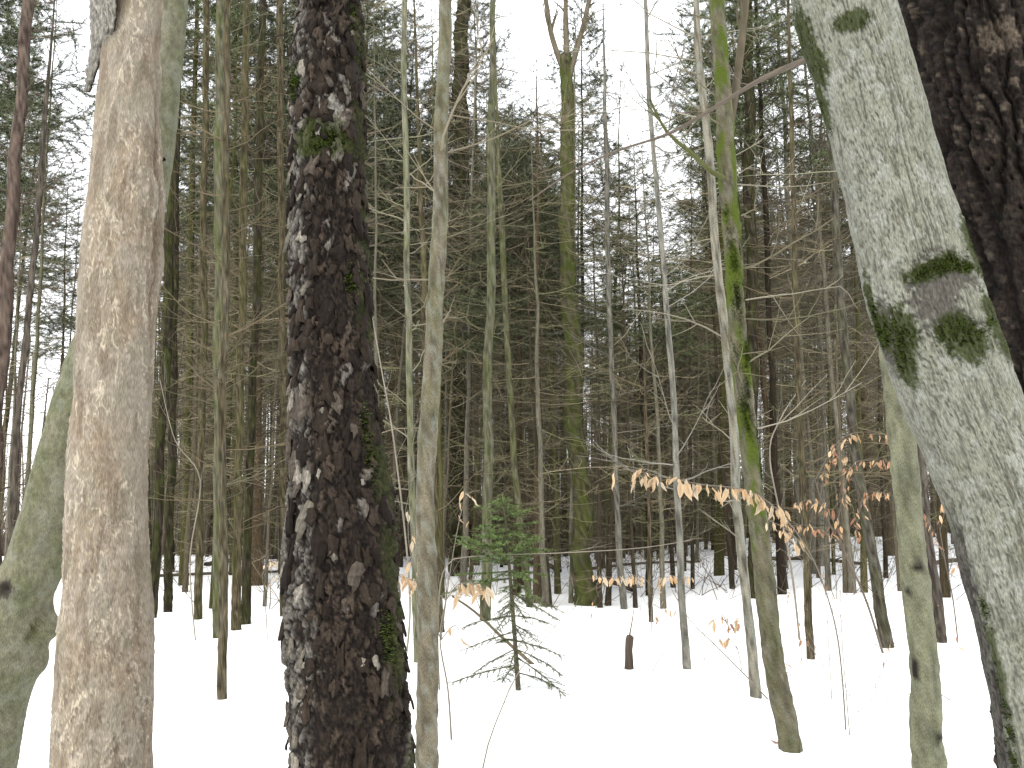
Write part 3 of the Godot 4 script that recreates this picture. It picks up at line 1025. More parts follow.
# ---------------------------------------------------------------- trees of the middle distance that can be told apart
func build_middle_trees() -> void:
	var brown := rgb(0.10, 0.079, 0.048)
	var dark := rgb(0.038, 0.029, 0.02)
	var grey := rgb(0.22, 0.20, 0.15)
	var olive := rgb(0.205, 0.205, 0.13)
	path_tree("slender_tree", "slender grey brown trunk just beside the dark scaly trunk", [
		[446, -40, 6.5], [444, 0, 6.8], [443, 100, 7], [440, 200, 7.5], [436, 280, 8.3], [432, 380, 9], [428, 480, 9.5], [427, 600, 10], [427, 700, 10.5], [427, 768, 11], [427, 798, 12]], 7.5, rgb(0.18, 0.155, 0.108), 0.2, 0.6, mats.smooth_bark, 22, "", 4.8, 2.4, 0.9)
	path_tree("slender_tree", "slender olive grey trunk with black knots beside the pale leaning trunk", [
		[858, 0, 10], [872, 150, 10], [884, 300, 11], [893, 380, 11.5], [905, 450, 13], [913, 560, 13], [922, 680, 14], [930, 768, 15], [933, 805, 17]], 8.0, olive, 0.0, 0.2, mats.smooth_bark, 14, "", 4.65, 3.2, 0.8, [[-0.1, row_height(566, 4.65), 0.5, 0.03], [-1.0, row_height(665, 4.65), 0.4, 0.06], [-0.9, row_height(590, 4.65), 0.3, 0.02], [0.3, row_height(735, 4.65), 0.3, 0.03]])
	var h := path_tree("mossy_tree", "crooked trunk thick with green moss, rising from the snow", [
		[713, -60, 7], [716, 0, 8], [722, 100, 8.5], [728, 170, 9.5], [735, 280, 9], [742, 350, 9], [748, 420, 9], [754, 490, 9], [762, 560, 9.5], [775, 650, 10], [791, 750, 11]], 8.5, rgb(0.135, 0.12, 0.078), 0.95, 0.25, mats.smooth_bark, 16, "", 0.0, 2.2, 0.7)
	var g := Geo.new()
	var rng := RandomNumberGenerator.new()
	rng.seed = 33
	var b: Vector3 = h.base
	var dd: float = h.depth
	limb_into(g, rng, PackedVector3Array([at(728, 180, dd) - b, at(712, 172, dd - 0.1) - b, at(690, 152, dd - 0.25) - b, at(667, 132, dd - 0.4) - b, at(650, 100, dd - 0.6) - b]), 0.02, 0.006, rgb(0.085, 0.09, 0.035), 6)
	limb_into(g, rng, PackedVector3Array([at(726, 150, dd) - b, at(734, 100, dd + 0.1) - b, at(742, 40, dd + 0.2) - b, at(750, -40, dd + 0.3) - b]), 0.032, 0.022, rgb(0.09, 0.075, 0.05), 4)
	part("limb", g.mesh(), mats.twig, h.o)
	var ms := []
	for k in 22:
		ms.append([rng.randf_range(-1.2, 1.4), row_height(rng.randf_range(170, 480), dd), 0.8, 0.12])
	moss_on(h.o, h.pts, h.rad, b, 37, ms, 0.010, 160)
	var f := path_tree("forked_tree", "tall trunk with mossy middle and three bare forks at the top", [
		[566, 55, 6], [567, 150, 7], [568, 250, 8], [572, 350, 9], [577, 450, 9.5], [582, 550, 10], [587, 605, 12]], 7.4, rgb(0.078, 0.066, 0.038), 0.55, 0.1, mats.smooth_bark, 26, "", 0.0, 1.6, 0.9)
	b = f.base
	dd = f.depth
	for l in [[[566, 65], [553, 40], [546, 0], [540, -60]], [[567, 65], [566, 30], [566, 0], [570, -70]], [[568, 70], [578, 45], [588, 5], [596, -50]]]:
		var gl := Geo.new()
		var lp := PackedVector3Array()
		for p in l:
			lp.append(at(p[0], p[1], dd) - b)
		lp[0].y -= 0.15
		limb_into(gl, rng, lp, 0.05, 0.026, rgb(0.11, 0.095, 0.065), 10)
		part("limb", gl.mesh(), mats.twig, f.o)
	# thinner stems: [label, path, top, colour, moss, lichen, twigs]
	var small := [
		["thin pale blotched stem standing close to the mossy crooked trunk", [[700, 60, 5], [712, 200, 5], [722, 310, 5.5], [733, 420, 5.5], [738, 500, 5.5], [746, 600, 5.5], [756, 697, 7]], 6.5, grey, 0.0, 0.8, 10],
		["thin straight grey pole beyond the little stump", [[645, 0, 2.5], [650, 100, 3], [660, 220, 3.2], [668, 330, 3.5], [674, 420, 3.6], [680, 540, 4], [687, 669, 5]], 7.0, rgb(0.19, 0.18, 0.15), 0.0, 0.3, 10],
		["slim brown pole with broken side twigs between the tan snag and scaly trunk", [[228, 0, 4], [226, 150, 4.5], [224, 300, 5], [223, 450, 5.5], [222, 600, 5.5], [222, 699, 6]], 9.0, brown, 0.1, 0.2, 30],
		["dark trunk beside the tan snag, leftmost rooted behind it", [[172, 100, 5], [170, 250, 5.5], [164, 400, 5.5], [157, 520, 5.5], [152, 618, 6]], 9.0, dark, 0.3, 0.0, 25],
		["dark stem second from the tan snag", [[178, 0, 4], [176, 200, 4.5], [173, 400, 4.5], [168, 612, 5.5]], 9.0, dark, 0.2, 0.0, 25],
		["brown stem third from the tan snag", [[206, 0, 4], [204, 300, 4], [200, 500, 4.5], [198, 619, 5]], 10.0, brown, 0.2, 0.0, 25],
		["stout olive brown trunk right behind the slim brown pole", [[221, 0, 6], [219, 200, 6.5], [219, 400, 6], [218, 638, 6]], 11.0, rgb(0.10, 0.092, 0.06), 0.35, 0.1, 30],
		["brown trunk just past the slim brown pole on the scaly trunk side", [[246, 0, 4.5], [242, 300, 5], [238, 500, 5], [236, 630, 6]], 10.0, brown, 0.25, 0.0, 30],
		["dark trunk midway between the slim brown pole and scaly trunk", [[262, 0, 4.5], [256, 300, 5], [249, 500, 5], [246, 624, 6]], 10.0, dark, 0.2, 0.0, 30],
		["stem half hidden by the edge of the scaly trunk", [[280, 0, 4], [282, 300, 4], [283, 500, 4], [284, 616, 5]], 10.0, brown, 0.1, 0.0, 20],
		["broad dark trunk behind the slender grey brown one", [[462, 0, 9], [461, 200, 9.5], [459, 400, 10], [458, 575, 11]], 12.0, dark, 0.25, 0.0, 40],
		["olive trunk rising directly behind the little fir", [[492, 100, 5], [490, 300, 5.5], [487, 480, 6], [485, 620, 7]], 9.5, rgb(0.10, 0.095, 0.06), 0.25, 0.2, 25],
		["pale thin stem touching the slender grey brown trunk", [[404, 0, 3.5], [406, 200, 3.8], [411, 420, 4], [415, 560, 4.5], [418, 662, 5]], 8.0, rgb(0.17, 0.16, 0.11), 0.3, 0.3, 18],
		["leaning brown stem showing past the slender grey brown trunk", [[424, 300, 4], [433, 480, 4], [441, 632, 5]], 8.0, brown, 0.2, 0.0, 14],
		["leaning mossy stem between the little fir and forked trunk", [[500, 200, 3.5], [510, 400, 3.8], [522, 540, 4], [530, 607, 4.5]], 8.0, rgb(0.10, 0.092, 0.055), 0.3, 0.1, 14],
		["thin pale pole close along the forked trunk", [[574, 120, 2.5], [573, 300, 2.6], [572, 480, 2.8], [571, 603, 3]], 8.0, grey, 0.2, 0.3, 12],
		["thin greyish stem just past the forked trunk", [[606, 150, 3], [611, 350, 3.2], [617, 500, 3.5], [624, 609, 4.5]], 9.0, rgb(0.14, 0.13, 0.105), 0.0, 0.3, 14],
		["short thin brown stem between two grey poles", [[646, 420, 2], [649, 520, 2.3], [651, 622, 3]], 3.4, brown, 0.0, 0.0, 9],
		["dark trunk partly behind the mossy crooked trunk", [[748, 0, 7], [750, 250, 7], [753, 450, 7], [756, 598, 8]], 11.0, dark, 0.2, 0.0, 30],
		["thin brown stem with leafy twigs right of the mossy crooked trunk", [[792, 150, 3.2], [797, 350, 3.6], [804, 520, 4], [811, 659, 5]], 8.0, brown, 0.15, 0.0, 18],
		["crooked dark stem leaning away among dry orange leaves", [[838, 250, 5], [848, 380, 5.5], [858, 470, 6], [873, 560, 6.5], [887, 647, 8]], 8.0, rgb(0.065, 0.055, 0.042), 0.15, 0.2, 18],
		["dark brown trunk seen between olive trunk and pale leaning trunk", [[906, 250, 5], [916, 400, 5.5], [928, 530, 5.5], [941, 642, 7]], 9.0, rgb(0.075, 0.06, 0.048), 0.0, 0.2, 16],
		["thin dark stem at the far left edge leaning inwards", [[42, 160, 3.5], [30, 300, 3.8], [17, 430, 4], [8, 560, 4.5], [0, 640, 5]], 7.5, rgb(0.085, 0.07, 0.055), 0.0, 0.0, 18],
		["reddish brown trunk at the far left edge, thickest there", [[27, 0, 7], [18, 120, 7.5], [8, 260, 8], [-4, 420, 8.5], [-12, 640, 10]], 9.5, rgb(0.10, 0.07, 0.055), 0.0, 0.1, 30]]
	for s in small:
		for e in s[1]:
			e[2] *= 0.8
		path_tree("slim_tree", s[0], s[1], s[2], s[3], s[4], s[5], mats.conifer_bark if s[3] == dark or s[3] == brown else mats.smooth_bark, s[6] + 14)

# ---------------------------------------------------------------- the stand itself
func build_stand() -> void:
	var rng := RandomNumberGenerator.new()
	rng.seed = 2024
	var kinds := []
	var greens := [rgb(0.16, 0.18, 0.098), rgb(0.15, 0.175, 0.085), rgb(0.17, 0.18, 0.115), rgb(0.155, 0.185, 0.078)]
	var barks := [rgb(0.082, 0.064, 0.038), rgb(0.038, 0.03, 0.02), rgb(0.15, 0.125, 0.082), rgb(0.092, 0.09, 0.03), rgb(0.115, 0.082, 0.05)]
	for k in 5:
		kinds.append(conifer_shapes(500 + k, 12.0 + (k % 4) * 0.9, 0.058 + 0.010 * (k % 5), 5.9 + 0.65 * (k % 4), 1.4 + 0.2 * (k % 3), barks[k % 5], greens[k % 4], 265.0, 150))
	for k in 3:   # suppressed conifers, nearly bare
		kinds.append(conifer_shapes(520 + k, 9.5 + k, 0.045 + 0.01 * k, 6.8 + k, 0.6, barks[(k + 2) % 5], greens[k], 130.0, 230))
	for k in 3:   # young hardwoods without leaves
		kinds.append(conifer_shapes(540 + k, 10.5 + k, 0.045 + 0.01 * k, 4.0 + 0.6 * k, 1.1, [rgb(0.23, 0.21, 0.16), rgb(0.19, 0.185, 0.115), rgb(0.27, 0.255, 0.205)][k], Color.BLACK, 0.0, 80))
	var zones := [
		[-60.0, 70.0, "beyond the leaning greenish trunk", 11, 13.0, 30.0],
		[150.0, 300.0, "between the tan snag and scaly trunk", 48, 12.5, 44.0],
		[300.0, 430.0, "around the scaly trunk", 38, 13.0, 46.0],
		[430.0, 570.0, "between the scaly trunk and forked trunk", 60, 13.5, 46.0],
		[570.0, 740.0, "between the forked trunk and mossy trunk", 62, 14.0, 46.0],
		[740.0, 990.0, "between the mossy trunk and pale leaning trunk", 72, 13.5, 46.0]]
	var looks := ["brown conifer", "dark conifer", "grey brown conifer", "olive conifer", "reddish conifer", "nearly bare conifer", "nearly bare conifer", "nearly bare conifer", "pale leafless tree", "olive leafless tree", "pale leafless tree"]
	var placed := PackedVector2Array()
	for z in zones:
		var made := 0
		var tries := 0
		while made < z[3] and tries < 4000:
			tries += 1
			var depth := sqrt(lerpf(z[4] * z[4], z[5] * z[5], rng.randf()))
			var px := lerpf(z[0], z[1], rng.randf())
			var x := (px - 512.0) / FOCAL * depth
			var p := Vector2(x, -depth)
			var ok := true
			for q in placed:
				if q.distance_squared_to(p) < 0.55:
					ok = false
					break
			if not ok:
				continue
			# a gap in the canopy: only low trees stand under it
			var scale_h := rng.randf_range(0.85, 1.15)
			if px > 585 and px < 705:
				scale_h *= 0.68 if depth > 24.0 else 0.52
			elif px > 480 and px < 560:
				scale_h *= 0.82 if depth > 22.0 else 0.7
			placed.append(p)
			made += 1
			var k := rng.randi() % kinds.size()
			if px > 585 and px < 705 and k < 5 and rng.randf() < 0.65:
				k = 5 + rng.randi() % 6
			var wide := rng.randf_range(0.75, 1.15)
			var rank := "front ranks" if depth < 22.0 else ("middle ranks" if depth < 33.0 else "back ranks")
			var label := "%s %s in %s %s" % ["stout" if wide > 1.0 else ("slim" if wide > 0.87 else "very slim"), looks[k], rank, z[2]]
			var o := conifer(kinds[k], mats.conifer_bark, "conifer_tree" if k < 8 else "leafless_tree", Vector3(p.x, ground(p.x, p.y) - 0.03, p.y), label, "trees of the dense stand " + z[2])
			o.basis = Basis.from_euler(Vector3(rng.randfn(0, 0.022), rng.randf() * TAU, rng.randfn(0, 0.022))).scaled_local(Vector3(wide, scale_h, wide))

func build_poles() -> void:
	# thin dead poles, many with broken tops, among the taller trees
	var rng := RandomNumberGenerator.new()
	rng.seed = 717
	var shapes := []
	for k in 4:
		shapes.append(conifer_shapes(560 + k, 6.0 + 1.1 * k, 0.03 + 0.005 * k, 5.2 + k, 0.4, [rgb(0.16, 0.135, 0.095), rgb(0.07, 0.056, 0.038), rgb(0.19, 0.175, 0.13), rgb(0.11, 0.105, 0.045)][k], Color.BLACK, 0.0, 90))
	var tones := ["tan", "dark", "pale grey", "mossy"]
	var zones := [[155.0, 290.0, "between the tan snag and scaly trunk", 52], [375.0, 570.0, "between the scaly trunk and forked trunk", 80], [590.0, 735.0, "between the forked trunk and mossy trunk", 76], [765.0, 980.0, "between the mossy trunk and pale leaning trunk", 88]]
	for z in zones:
		for i in z[3]:
			var depth := sqrt(lerpf(13.0 * 13.0, 36.0 * 36.0, rng.randf()))
			var px := lerpf(z[0], z[1], rng.randf())
			var x := (px - 512.0) / FOCAL * depth
			var k := rng.randi() % 4
			var wide := rng.randf_range(0.7, 1.2)
			var label := "%s %s dead pole in %s %s" % ["thin" if wide < 0.95 else "sturdy", tones[k], "front ranks" if depth < 18.0 else ("middle ranks" if depth < 24.0 else "back ranks"), z[2]]
			var o := thing("dead_pole", Vector3(x, ground(x, -depth) - 0.03, -depth), label, "dead tree", "dead poles " + z[2])
			part("trunk", shapes[k].trunk, mats.conifer_bark, o)
			part("dead_branches", shapes[k].dead, mats.twig, o, true)
			o.basis = Basis.from_euler(Vector3(rng.randfn(0, 0.04), rng.randf() * TAU, rng.randfn(0, 0.04))).scaled_local(Vector3(wide, rng.randf_range(0.7, 1.15), wide))

func build_far_wood() -> void:
	# the rest of the wood behind, too far off to count
	var rng := RandomNumberGenerator.new()
	rng.seed = 99
	var g := Geo.new()
	for k in 1050:
		var depth := rng.randf_range(46.0, 85.0)
		var px := rng.randf_range(-80.0, 1100.0)
		if px < 90.0 and rng.randf() < 0.7:
			continue
		var x := (px - 512.0) / FOCAL * depth
		var base := Vector3(x, ground(x, -depth) - 0.1, -depth)
		var hgt := rng.randf_range(7.5, 12.5)
		var t := rng.randf_range(0.6, 1.3)
		var pts := bent(rng, base, Vector3(rng.randfn(0, 0.02), 1, rng.randfn(0, 0.02)), hgt, 4, 0.02, 0.0)
		tube(g, pts, taper(5, rng.randf_range(0.07, 0.16), 0.03), 5, rgb(0.075 * t, 0.06 * t, 0.046 * t), rgb(0.08 * t, 0.066 * t, 0.05 * t))
		for q in 12:
			var f := rng.randf()
			var p: Vector3 = pts[0].lerp(pts[4], f)
			var az := rng.randf() * TAU
			var tw := bent(rng, p, Vector3(cos(az), rng.randf_range(-0.3, 0.6), sin(az)), rng.randf_range(0.5, 1.8), 2, 0.2, 0.0)
			tube(g, tw, PackedFloat32Array([0.016, 0.012, 0.006]), 3, rgb(0.10 * t, 0.085 * t, 0.06 * t), rgb(0.10 * t, 0.085 * t, 0.06 * t))
	for k in 1900:
		var depth := rng.randf_range(42.0, 70.0)
		var px := rng.randf_range(-60.0, 1100.0)
		var x := (px - 512.0) / FOCAL * depth
		var p := Vector3(x, ground(x, -depth) - 0.05, -depth)
		for q in 5:
			var t := rng.randf_range(0.6, 1.3)
			var tw := bent(rng, p, Vector3(rng.randfn(0, 0.35), 1, rng.randfn(0, 0.35)), rng.randf_range(1.8, 3.6) * rng.randf_range(0.8, 1.6), 3, 0.15, 0.0)
			tube(g, tw, PackedFloat32Array([0.025, 0.02, 0.015, 0.006]), 3, rgb(0.09 * t, 0.07 * t, 0.055 * t), rgb(0.11 * t, 0.085 * t, 0.065 * t))
	var o := part("far_wood", g.mesh(), mats.twig, self, true)
	tag(o, "distant brown wood of bare stems closing the view behind the stand", "wood")

# ---------------------------------------------------------------- the little fir
func build_small_fir() -> void:
	var rng := RandomNumberGenerator.new()
	rng.seed = 404
	var base := on_ground(519, 690)
	var d := -base.z
	var o := thing("little_fir", base, "little green fir with sparse drooping lower branches on the snow", "fir tree")
	var g := Geo.new()
	var top := at(503, 492, d) - base
	var bend := at(512, 600, d) - base
	var sp := smooth_path(PackedVector3Array([Vector3(0, -0.08, 0), bend, top]), PackedFloat32Array([0.021, 0.015, 0.004]), 0.05)
	tube(g, sp[0], sp[1], 8, rgb(0.07, 0.06, 0.045), rgb(0.09, 0.08, 0.05), 0.15)
	part("trunk", g.mesh(), mats.twig, o)
	var line: PackedVector3Array = sp[0]
	var hgt := top.y
	for k in 80:
		var f := (k + rng.randf()) / 20.0 * 0.5 if k < 20 else 0.42 + 0.57 * (k - 20 + rng.randf()) / 60.0
		var h := lerpf(0.1, 0.99, f) * hgt
		var j := 0
		while j < line.size() - 2 and line[j + 1].y < h:
			j += 1
		var az := k * 2.39996 + rng.randf_range(-0.4, 0.4)
		var upper := smoothstep(0.5, 0.62, f)
		var len_ := lerpf(0.62 - 0.3 * f, 0.7 * pow(1.06 - f, 0.62), upper) * rng.randf_range(0.55, 1.15)
		if f > 0.42 and f < 0.54 and rng.randf() < 0.4:
			continue
		var gb := Geo.new()
		var b := bent(rng, line[j], Vector3(cos(az), lerpf(-0.25, 0.12, upper) + rng.randf_range(-0.25, 0.2), sin(az)), len_, 6, 0.06, lerpf(-0.05, 0.03, upper))
		tube(gb, b, taper(7, 0.005, 0.0015), 4, rgb(0.08, 0.07, 0.05), rgb(0.09, 0.08, 0.05))
		var gn := Geo.new()
		var green := rgb(0.20, 0.28, 0.10) if f > 0.5 else rgb(0.16, 0.185, 0.09)
		var dens := lerpf(430.0, 480.0, upper)
		var m := int(len_ / lerpf(0.035, 0.022, upper))
		for q in m:
			var e := (0.15 + 0.85 * (q + rng.randf()) / m) * 5.999
			var p: Vector3 = b[int(e)].lerp(b[int(e) + 1], e - int(e))
			var ax := (b[int(e) + 1] - b[int(e)]).normalized()
			var side := ax.cross(Vector3.UP).normalized() * (1.0 if q % 2 == 0 else -1.0) + Vector3(0, rng.randf_range(-0.35, 0.12), 0)
			var sl := (0.05 + 0.2 * len_ * (1.0 - e / 7.5)) * rng.randf_range(0.5, 1.1)
			var sub := bent(rng, p, ax * 0.9 + side, sl, 3, 0.08, lerpf(-0.06, -0.01, upper))
			tube(gb, sub, taper(4, 0.002, 0.001), 3, rgb(0.09, 0.08, 0.05), rgb(0.09, 0.09, 0.05))
			spray(gn, rng, sub, dens * 1.7, 0.020, 0.0016, green)
		spray(gn, rng, b, dens * 1.7, 0.020, 0.0016, green)
		var br := part("branch", gb.mesh(), mats.twig, o)
		part("needles", gn.mesh(), mats.needle, br, true)

# ---------------------------------------------------------------- saplings, stump, fallen wood
func build_saplings() -> void:
	var mixed := [mats.leaf_0, mats.leaf_1, mats.leaf_2, mats.leaf_0]
	var ruddy := [mats.leaf_1, mats.leaf_3, mats.leaf_0, mats.leaf_1]
	var col := rgb(0.16, 0.14, 0.11)
	# the row of pale leaves in front of the mossy trunk
	var b := on_ground(846, 728)
	leafy_sapling("beech sapling holding a long row of pale dry leaves before the mossy trunk", b, [b + Vector3(0, -0.05, 0), at(838, 640, 5.9), at(818, 570, 5.6), at(795, 530, 5.3)], [
		{"pts": [at(795, 530, 5.3), at(772, 505, 5.0), at(745, 490, 4.8), at(700, 484, 4.6), at(658, 476, 4.5), at(622, 468, 4.4)], "n": 68, "from": 0.12},
		{"pts": [at(812, 560, 5.5), at(790, 532, 5.6), at(768, 520, 5.7)], "n": 8}], 1, 0.078, 0.006, col, mixed)
	b = on_ground(452, 740)
	leafy_sapling("beech sapling with tan leaves beside the slender grey brown trunk", b, [b + Vector3(0, -0.05, 0), at(448, 690, 6.0), at(440, 640, 5.7), at(446, 600, 5.5)], [
		{"pts": [at(446, 600, 5.5), at(425, 585, 5.4), at(405, 578, 5.3), at(394, 574, 5.2)], "n": 18},
		{"pts": [at(446, 600, 5.5), at(458, 585, 5.4), at(472, 583, 5.3), at(484, 590, 5.2)], "n": 18},
		{"pts": [at(441, 640, 5.7), at(452, 560, 5.6), at(465, 500, 5.5), at(480, 490, 5.4)], "n": 6, "from": 0.7},
		{"pts": [at(441, 640, 5.7), at(412, 560, 5.5), at(408, 510, 5.4)], "n": 5, "from": 0.5},
		{"pts": [at(441, 640, 5.7), at(455, 625, 5.6), at(462, 640, 5.5)], "n": 2, "from": 0.6}], 2, 0.082, 0.007, col, mixed)
	b = on_ground(884, 652)
	leafy_sapling("bushy beech sapling with layers of rusty leaves by the crooked dark stem", b, [b + Vector3(0, -0.05, 0), at(866, 600, 9.0), at(848, 560, 9.0), at(828, 520, 9.0), at(815, 480, 9.0)], [
		{"pts": [at(848, 560, 9.0), at(830, 515, 8.8), at(812, 500, 8.6), at(795, 505, 8.4)], "n": 36},
		{"pts": [at(852, 570, 9.0), at(862, 500, 8.8), at(880, 492, 8.6), at(902, 500, 8.4)], "n": 36, "from": 0.3},
		{"pts": [at(835, 535, 9.0), at(850, 470, 8.8), at(870, 460, 8.7), at(892, 462, 8.5)], "n": 32, "from": 0.3},
		{"pts": [at(820, 500, 9.0), at(828, 462, 9.1), at(850, 458, 9.2)], "n": 24, "from": 0.3},
		{"pts": [at(815, 480, 9.0), at(840, 440, 9.0), at(868, 432, 9.0), at(888, 440, 8.9)], "n": 22, "from": 0.3},
		{"pts": [at(838, 540, 9.0), at(805, 525, 9.0), at(782, 530, 8.9)], "n": 26}], 3, 0.078, 0.012, rgb(0.12, 0.10, 0.08), ruddy)
	b = on_ground(958, 640)
	leafy_sapling("beech sapling with rusty leaves under the pale leaning trunk", b, [b + Vector3(0, -0.05, 0), at(953, 600, 9.2), at(945, 560, 9.1), at(938, 520, 9.0)], [
		{"pts": [at(945, 560, 9.1), at(925, 515, 8.9), at(905, 512, 8.8)], "n": 12},
		{"pts": [at(940, 530, 9.0), at(950, 500, 8.9), at(965, 510, 8.8)], "n": 12},
		{"pts": [at(948, 575, 9.1), at(960, 545, 9.0), at(975, 552, 8.9)], "n": 8}], 4, 0.08, 0.008, rgb(0.12, 0.10, 0.08), ruddy)
	b = on_ground(651, 630)
	leafy_sapling("low beech sapling with tan leaves beyond the little stump", b, [b + Vector3(0, -0.05, 0), at(652, 605, 10.2), at(655, 590, 10.0)], [
		{"pts": [at(655, 590, 10.0), at(668, 577, 9.8), at(690, 578, 9.5)], "n": 24},
		{"pts": [at(655, 590, 10.0), at(640, 576, 9.8), at(620, 578, 9.5), at(592, 575, 9.3)], "n": 30},
		{"pts": [at(653, 604, 10.1), at(668, 612, 9.9), at(676, 608, 9.8)], "n": 4}], 5, 0.085, 0.006, col, mixed)
	b = on_ground(742, 668)
	leafy_sapling("tiny beech sapling with a few faded leaves in front of the pale blotched stem", b, [b + Vector3(0, -0.05, 0), at(738, 650, 8.1), at(730, 630, 8.0)], [
		{"pts": [at(730, 630, 8.0), at(722, 615, 7.9), at(712, 622, 7.8)], "n": 5},
		{"pts": [at(730, 630, 8.0), at(738, 618, 7.9), at(744, 626, 7.8)], "n": 5},
		{"pts": [at(738, 650, 8.1), at(726, 636, 8.0), at(718, 642, 7.9)], "n": 4}], 6, 0.09, 0.004, col, ruddy)
	b = on_ground(268, 640)
	leafy_sapling("beech twig with tan leaves at the edge of the scaly trunk", b, [b + Vector3(0, -0.05, 0), at(265, 600, 9.8), at(262, 575, 9.7)], [
		{"pts": [at(262, 575, 9.7), at(272, 560, 9.6), at(285, 566, 9.5)], "n": 9},
		{"pts": [at(264, 595, 9.8), at(274, 576, 9.6), at(286, 578, 9.5)], "n": 6}], 7, 0.08, 0.005, col, mixed)

	var rng := RandomNumberGenerator.new()
	rng.seed = 606
	# bare saplings and long pale twigs
	var bare := [
		["thin bare twig rising from the snow before the little fir", [[480, 775], [488, 745], [503, 705], [520, 670], [560, 620]], 0.005],
		["long bare twig bowing level across the top of the little fir", [[440, 690], [438, 620], [446, 566], [480, 556], [560, 553], [640, 548], [692, 540]], 0.006],
		["bare twig bending low over the snow near the mossy trunk", [[775, 700], [745, 675], [715, 645], [690, 620], [672, 590]], 0.006],
		["bare twig curving over the open snow by the grey pole", [[650, 672], [662, 655], [685, 648], [715, 645]], 0.004],
		["bare sapling leaning over the snow by the olive trunk", [[960, 700], [930, 690], [900, 697], [870, 700]], 0.005],
		["upright bare sapling among faded leaves by the mossy trunk", [[850, 735], [846, 690], [842, 640], [840, 590]], 0.004],
		["slim bare sapling right of the mossy crooked trunk", [[832, 700], [829, 650], [826, 600], [822, 560]], 0.004],
		["pale crooked sapling whose bow crosses right of the mossy trunk", [[800, 640], [790, 560], [770, 460], [780, 420], [806, 380]], 0.012],
		["pale bare sapling reaching out from behind the scaly trunk", [[400, 690], [410, 600], [395, 450], [378, 350], [362, 258]], 0.009],
		["thin sapling beside the tan snag bending over", [[196, 640], [190, 560], [200, 480], [175, 440], [160, 380]], 0.008]]
	for e in bare:
		var base := on_ground(e[1][0][0], minf(e[1][0][1], 767.0)) if e[1][0][1] < 768 else on_ground(e[1][0][0], 775)
		var dd := -base.z
		var o := thing("bare_sapling", base, e[0], "sapling", "bare saplings standing in the snow")
		var g := Geo.new()
		var lp := PackedVector3Array([Vector3(0, -0.05, 0)])
		for k in range(1, e[1].size()):
			lp.append(at(e[1][k][0], e[1][k][1], dd - 0.05 * k) - base)
		limb_into(g, rng, lp, e[2], e[2] * 0.4, rgb(0.19, 0.17, 0.135), 4)
		part("stem", g.mesh(), mats.twig, o)
	# small shoots poking through the snow on the right and beyond the stump
	var shoots := [[806, 706, "by the mossy trunk"], [824, 668, "by the mossy trunk"], [862, 716, "before the crooked dark stem"], [876, 690, "before the crooked dark stem"], [898, 672, "before the crooked dark stem"], [952, 704, "beside the olive grey trunk"], [968, 672, "under the pale leaning trunk"], [984, 655, "under the pale leaning trunk"], [702, 660, "beside the thin grey pole"], [664, 640, "beyond the little stump"], [590, 652, "beyond the little fir"], [846, 628, "among dry orange leaves"], [916, 640, "among dry orange leaves"], [772, 622, "behind the mossy trunk"]]
	for e in shoots:
		var sb := on_ground(e[0], e[1])
		var so := thing("bare_shoot", sb, "tiny bare shoot poking through the snow " + e[2], "sapling", "tiny shoots in the snow " + e[2])
		var sg := Geo.new()
		var ends := []
		for q in rng.randi_range(1, 2):
			var tw := twig(sg, rng, Vector3(rng.randf_range(-0.03, 0.03), -0.03, 0), Vector3(rng.randfn(0, 0.35), 1, rng.randfn(0, 0.3)), rng.randf_range(0.25, 0.75), 0.0032, rgb(0.17, 0.13, 0.10), rng.randi_range(2, 5), 0.02, 0.14)
			ends.append_array([tw[5], tw[4], tw[3]])
		part("stem", sg.mesh(), mats.twig, so)
		for q in rng.randi_range(1, ends.size() - 1):
			hang_leaf(so, rng, ends[q], 0.06, ruddy[q % 4])
	# leaning dead stick through the little fir
	var s0 := on_ground(534, 664)
	var st := thing("dead_stick", s0, "dead brown stick leaning through the little fir", "stick")
	var gs := Geo.new()
	var sd := -s0.z
	limb_into(gs, rng, PackedVector3Array([Vector3(0.02, -0.03, 0), at(505, 640, sd) - s0, at(475, 612, sd) - s0, at(452, 596, sd) - s0]), 0.018, 0.008, rgb(0.10, 0.085, 0.055), 2)
	part("stem", gs.mesh(), mats.twig, st)
	# little dark stump with one shoot
	var b2 := on_ground(629, 669)
	var sp := thing("little_stump", b2, "short dark broken stump with one thin shoot on open snow", "stump")
	var g2 := Geo.new()
	var top := at(629, 636, -b2.z) - b2
	tube(g2, PackedVector3Array([Vector3(0, -0.06, 0), Vector3(0.004, 0.06, 0), Vector3(0.0, 0.16, 0), top - Vector3(0, 0.03, 0), top + Vector3(0.01, 0, 0), top + Vector3(0.012, 0.012, 0)]), PackedFloat32Array([0.045, 0.036, 0.033, 0.036, 0.03, 0.004]), 10, rgb(0.05, 0.038, 0.03), rgb(0.09, 0.07, 0.055), 0.35)
	part("stem", g2.mesh(), mats.twig, sp)
	var g3 := Geo.new()
	limb_into(g3, rng, PackedVector3Array([top - Vector3(0, 0.02, 0), at(632, 622, -b2.z) - b2, at(634, 609, -b2.z) - b2]), 0.008, 0.003, rgb(0.12, 0.10, 0.08), 0)
	part("shoot", g3.mesh(), mats.twig, sp)
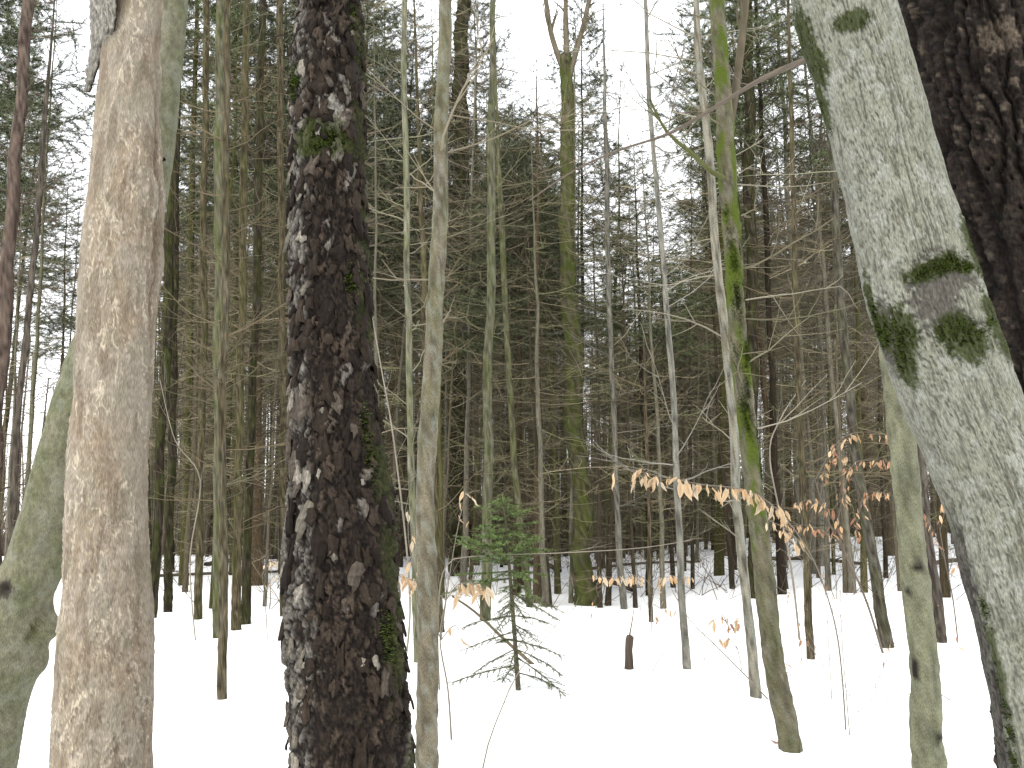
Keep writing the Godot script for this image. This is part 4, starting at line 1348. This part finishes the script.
	# fallen stems lying on the snow in the stand
	var logs := [
		[[598, 583], [632, 593], 0.045, "short dark log lying on snow past the forked trunk"],
		[[585, 570], [700, 563], 0.03, "long thin log lying at the foot of the stand behind the grey pole"],
		[[152, 577], [285, 573], 0.03, "long thin log lying behind the slim brown pole"],
		[[205, 566], [290, 560], 0.05, "fallen stem farther back behind the slim brown pole"],
		[[525, 566], [560, 574], 0.06, "short reddish log behind the little fir"],
		[[770, 560], [860, 566], 0.045, "fallen stem behind the thin leafy stem"],
		[[905, 570], [990, 560], 0.05, "fallen stem under the pale leaning trunk"]]
	for l in logs:
		var p0 := on_ground(l[0][0], l[0][1])
		var p1 := on_ground(l[1][0], l[1][1])
		var o := thing("fallen_log", p0, l[3], "log", "fallen stems lying in the stand")
		var g := Geo.new()
		var mid := p0.lerp(p1, 0.5)
		mid.y = maxf(mid.y, ground(mid.x, mid.z) + l[2])
		limb_into(g, rng, PackedVector3Array([Vector3(0, l[2] * 0.6, 0), mid + Vector3(0, l[2] * 0.8, 0) - p0, p1 + Vector3(0, l[2], 0) - p0]), l[2], l[2] * 0.7, rgb(0.075, 0.062, 0.045), 2)
		part("trunk", g.mesh(), mats.twig, o)

func build_undergrowth() -> void:
	var rng := RandomNumberGenerator.new()
	rng.seed = 1212
	var g := Geo.new()
	for k in 520:
		var depth := rng.randf_range(13.0, 27.0)
		var x := (rng.randf_range(140, 1010) - 512.0) / FOCAL * depth
		var p := Vector3(x, ground(x, -depth) - 0.03, -depth)
		var t := rng.randf_range(0.5, 1.3)
		for q in rng.randi_range(1, 2):
			twig(g, rng, p, Vector3(rng.randfn(0, 0.8), 1, rng.randfn(0, 0.8)), rng.randf_range(0.2, 1.1), rng.randf_range(0.004, 0.008), rgb(0.13 * t, 0.10 * t, 0.068 * t), rng.randi_range(1, 3), -0.02, 0.2)
	var o := part("undergrowth", g.mesh(), mats.twig, self, true)
	tag(o, "low brown brushwood along the foot of the stand", "undergrowth")

func build_litter() -> void:
	var rng := RandomNumberGenerator.new()
	rng.seed = 808
	var p := on_ground(770, 743)
	var o := part("fallen_leaf", leaf_meshes[1], mats.leaf_3, self)
	tag(o, "single red brown leaf lying on the snow by the mossy trunk", "leaf")
	o.transform = Transform3D(Basis.from_euler(Vector3(-1.35, 1.2, 0)).scaled(Vector3(0.07, 0.07, 0.07)), p + Vector3(0, 0.012, 0))
	var g := Geo.new()
	for k in 170:
		var depth := rng.randf_range(5.0, 26.0)
		var x := (rng.randf_range(-20, 1040) - 512.0) / FOCAL * depth
		var q := Vector3(x, ground(x, -depth) + 0.002, -depth)
		var t := rng.randf_range(0.5, 1.3)
		var a := rng.randf() * TAU
		var l := rng.randf_range(0.008, 0.035)
		tube(g, PackedVector3Array([q, q + Vector3(cos(a) * l, rng.randf_range(0.0, 0.012), sin(a) * l)]), PackedFloat32Array([0.0025, 0.0015]), 3, rgb(0.10 * t, 0.07 * t, 0.045 * t), rgb(0.10 * t, 0.07 * t, 0.045 * t))
	var lit := part("twig_litter", g.mesh(), mats.twig, self, true)
	tag(lit, "small twigs and needles strewn thinly over the snow", "litter")
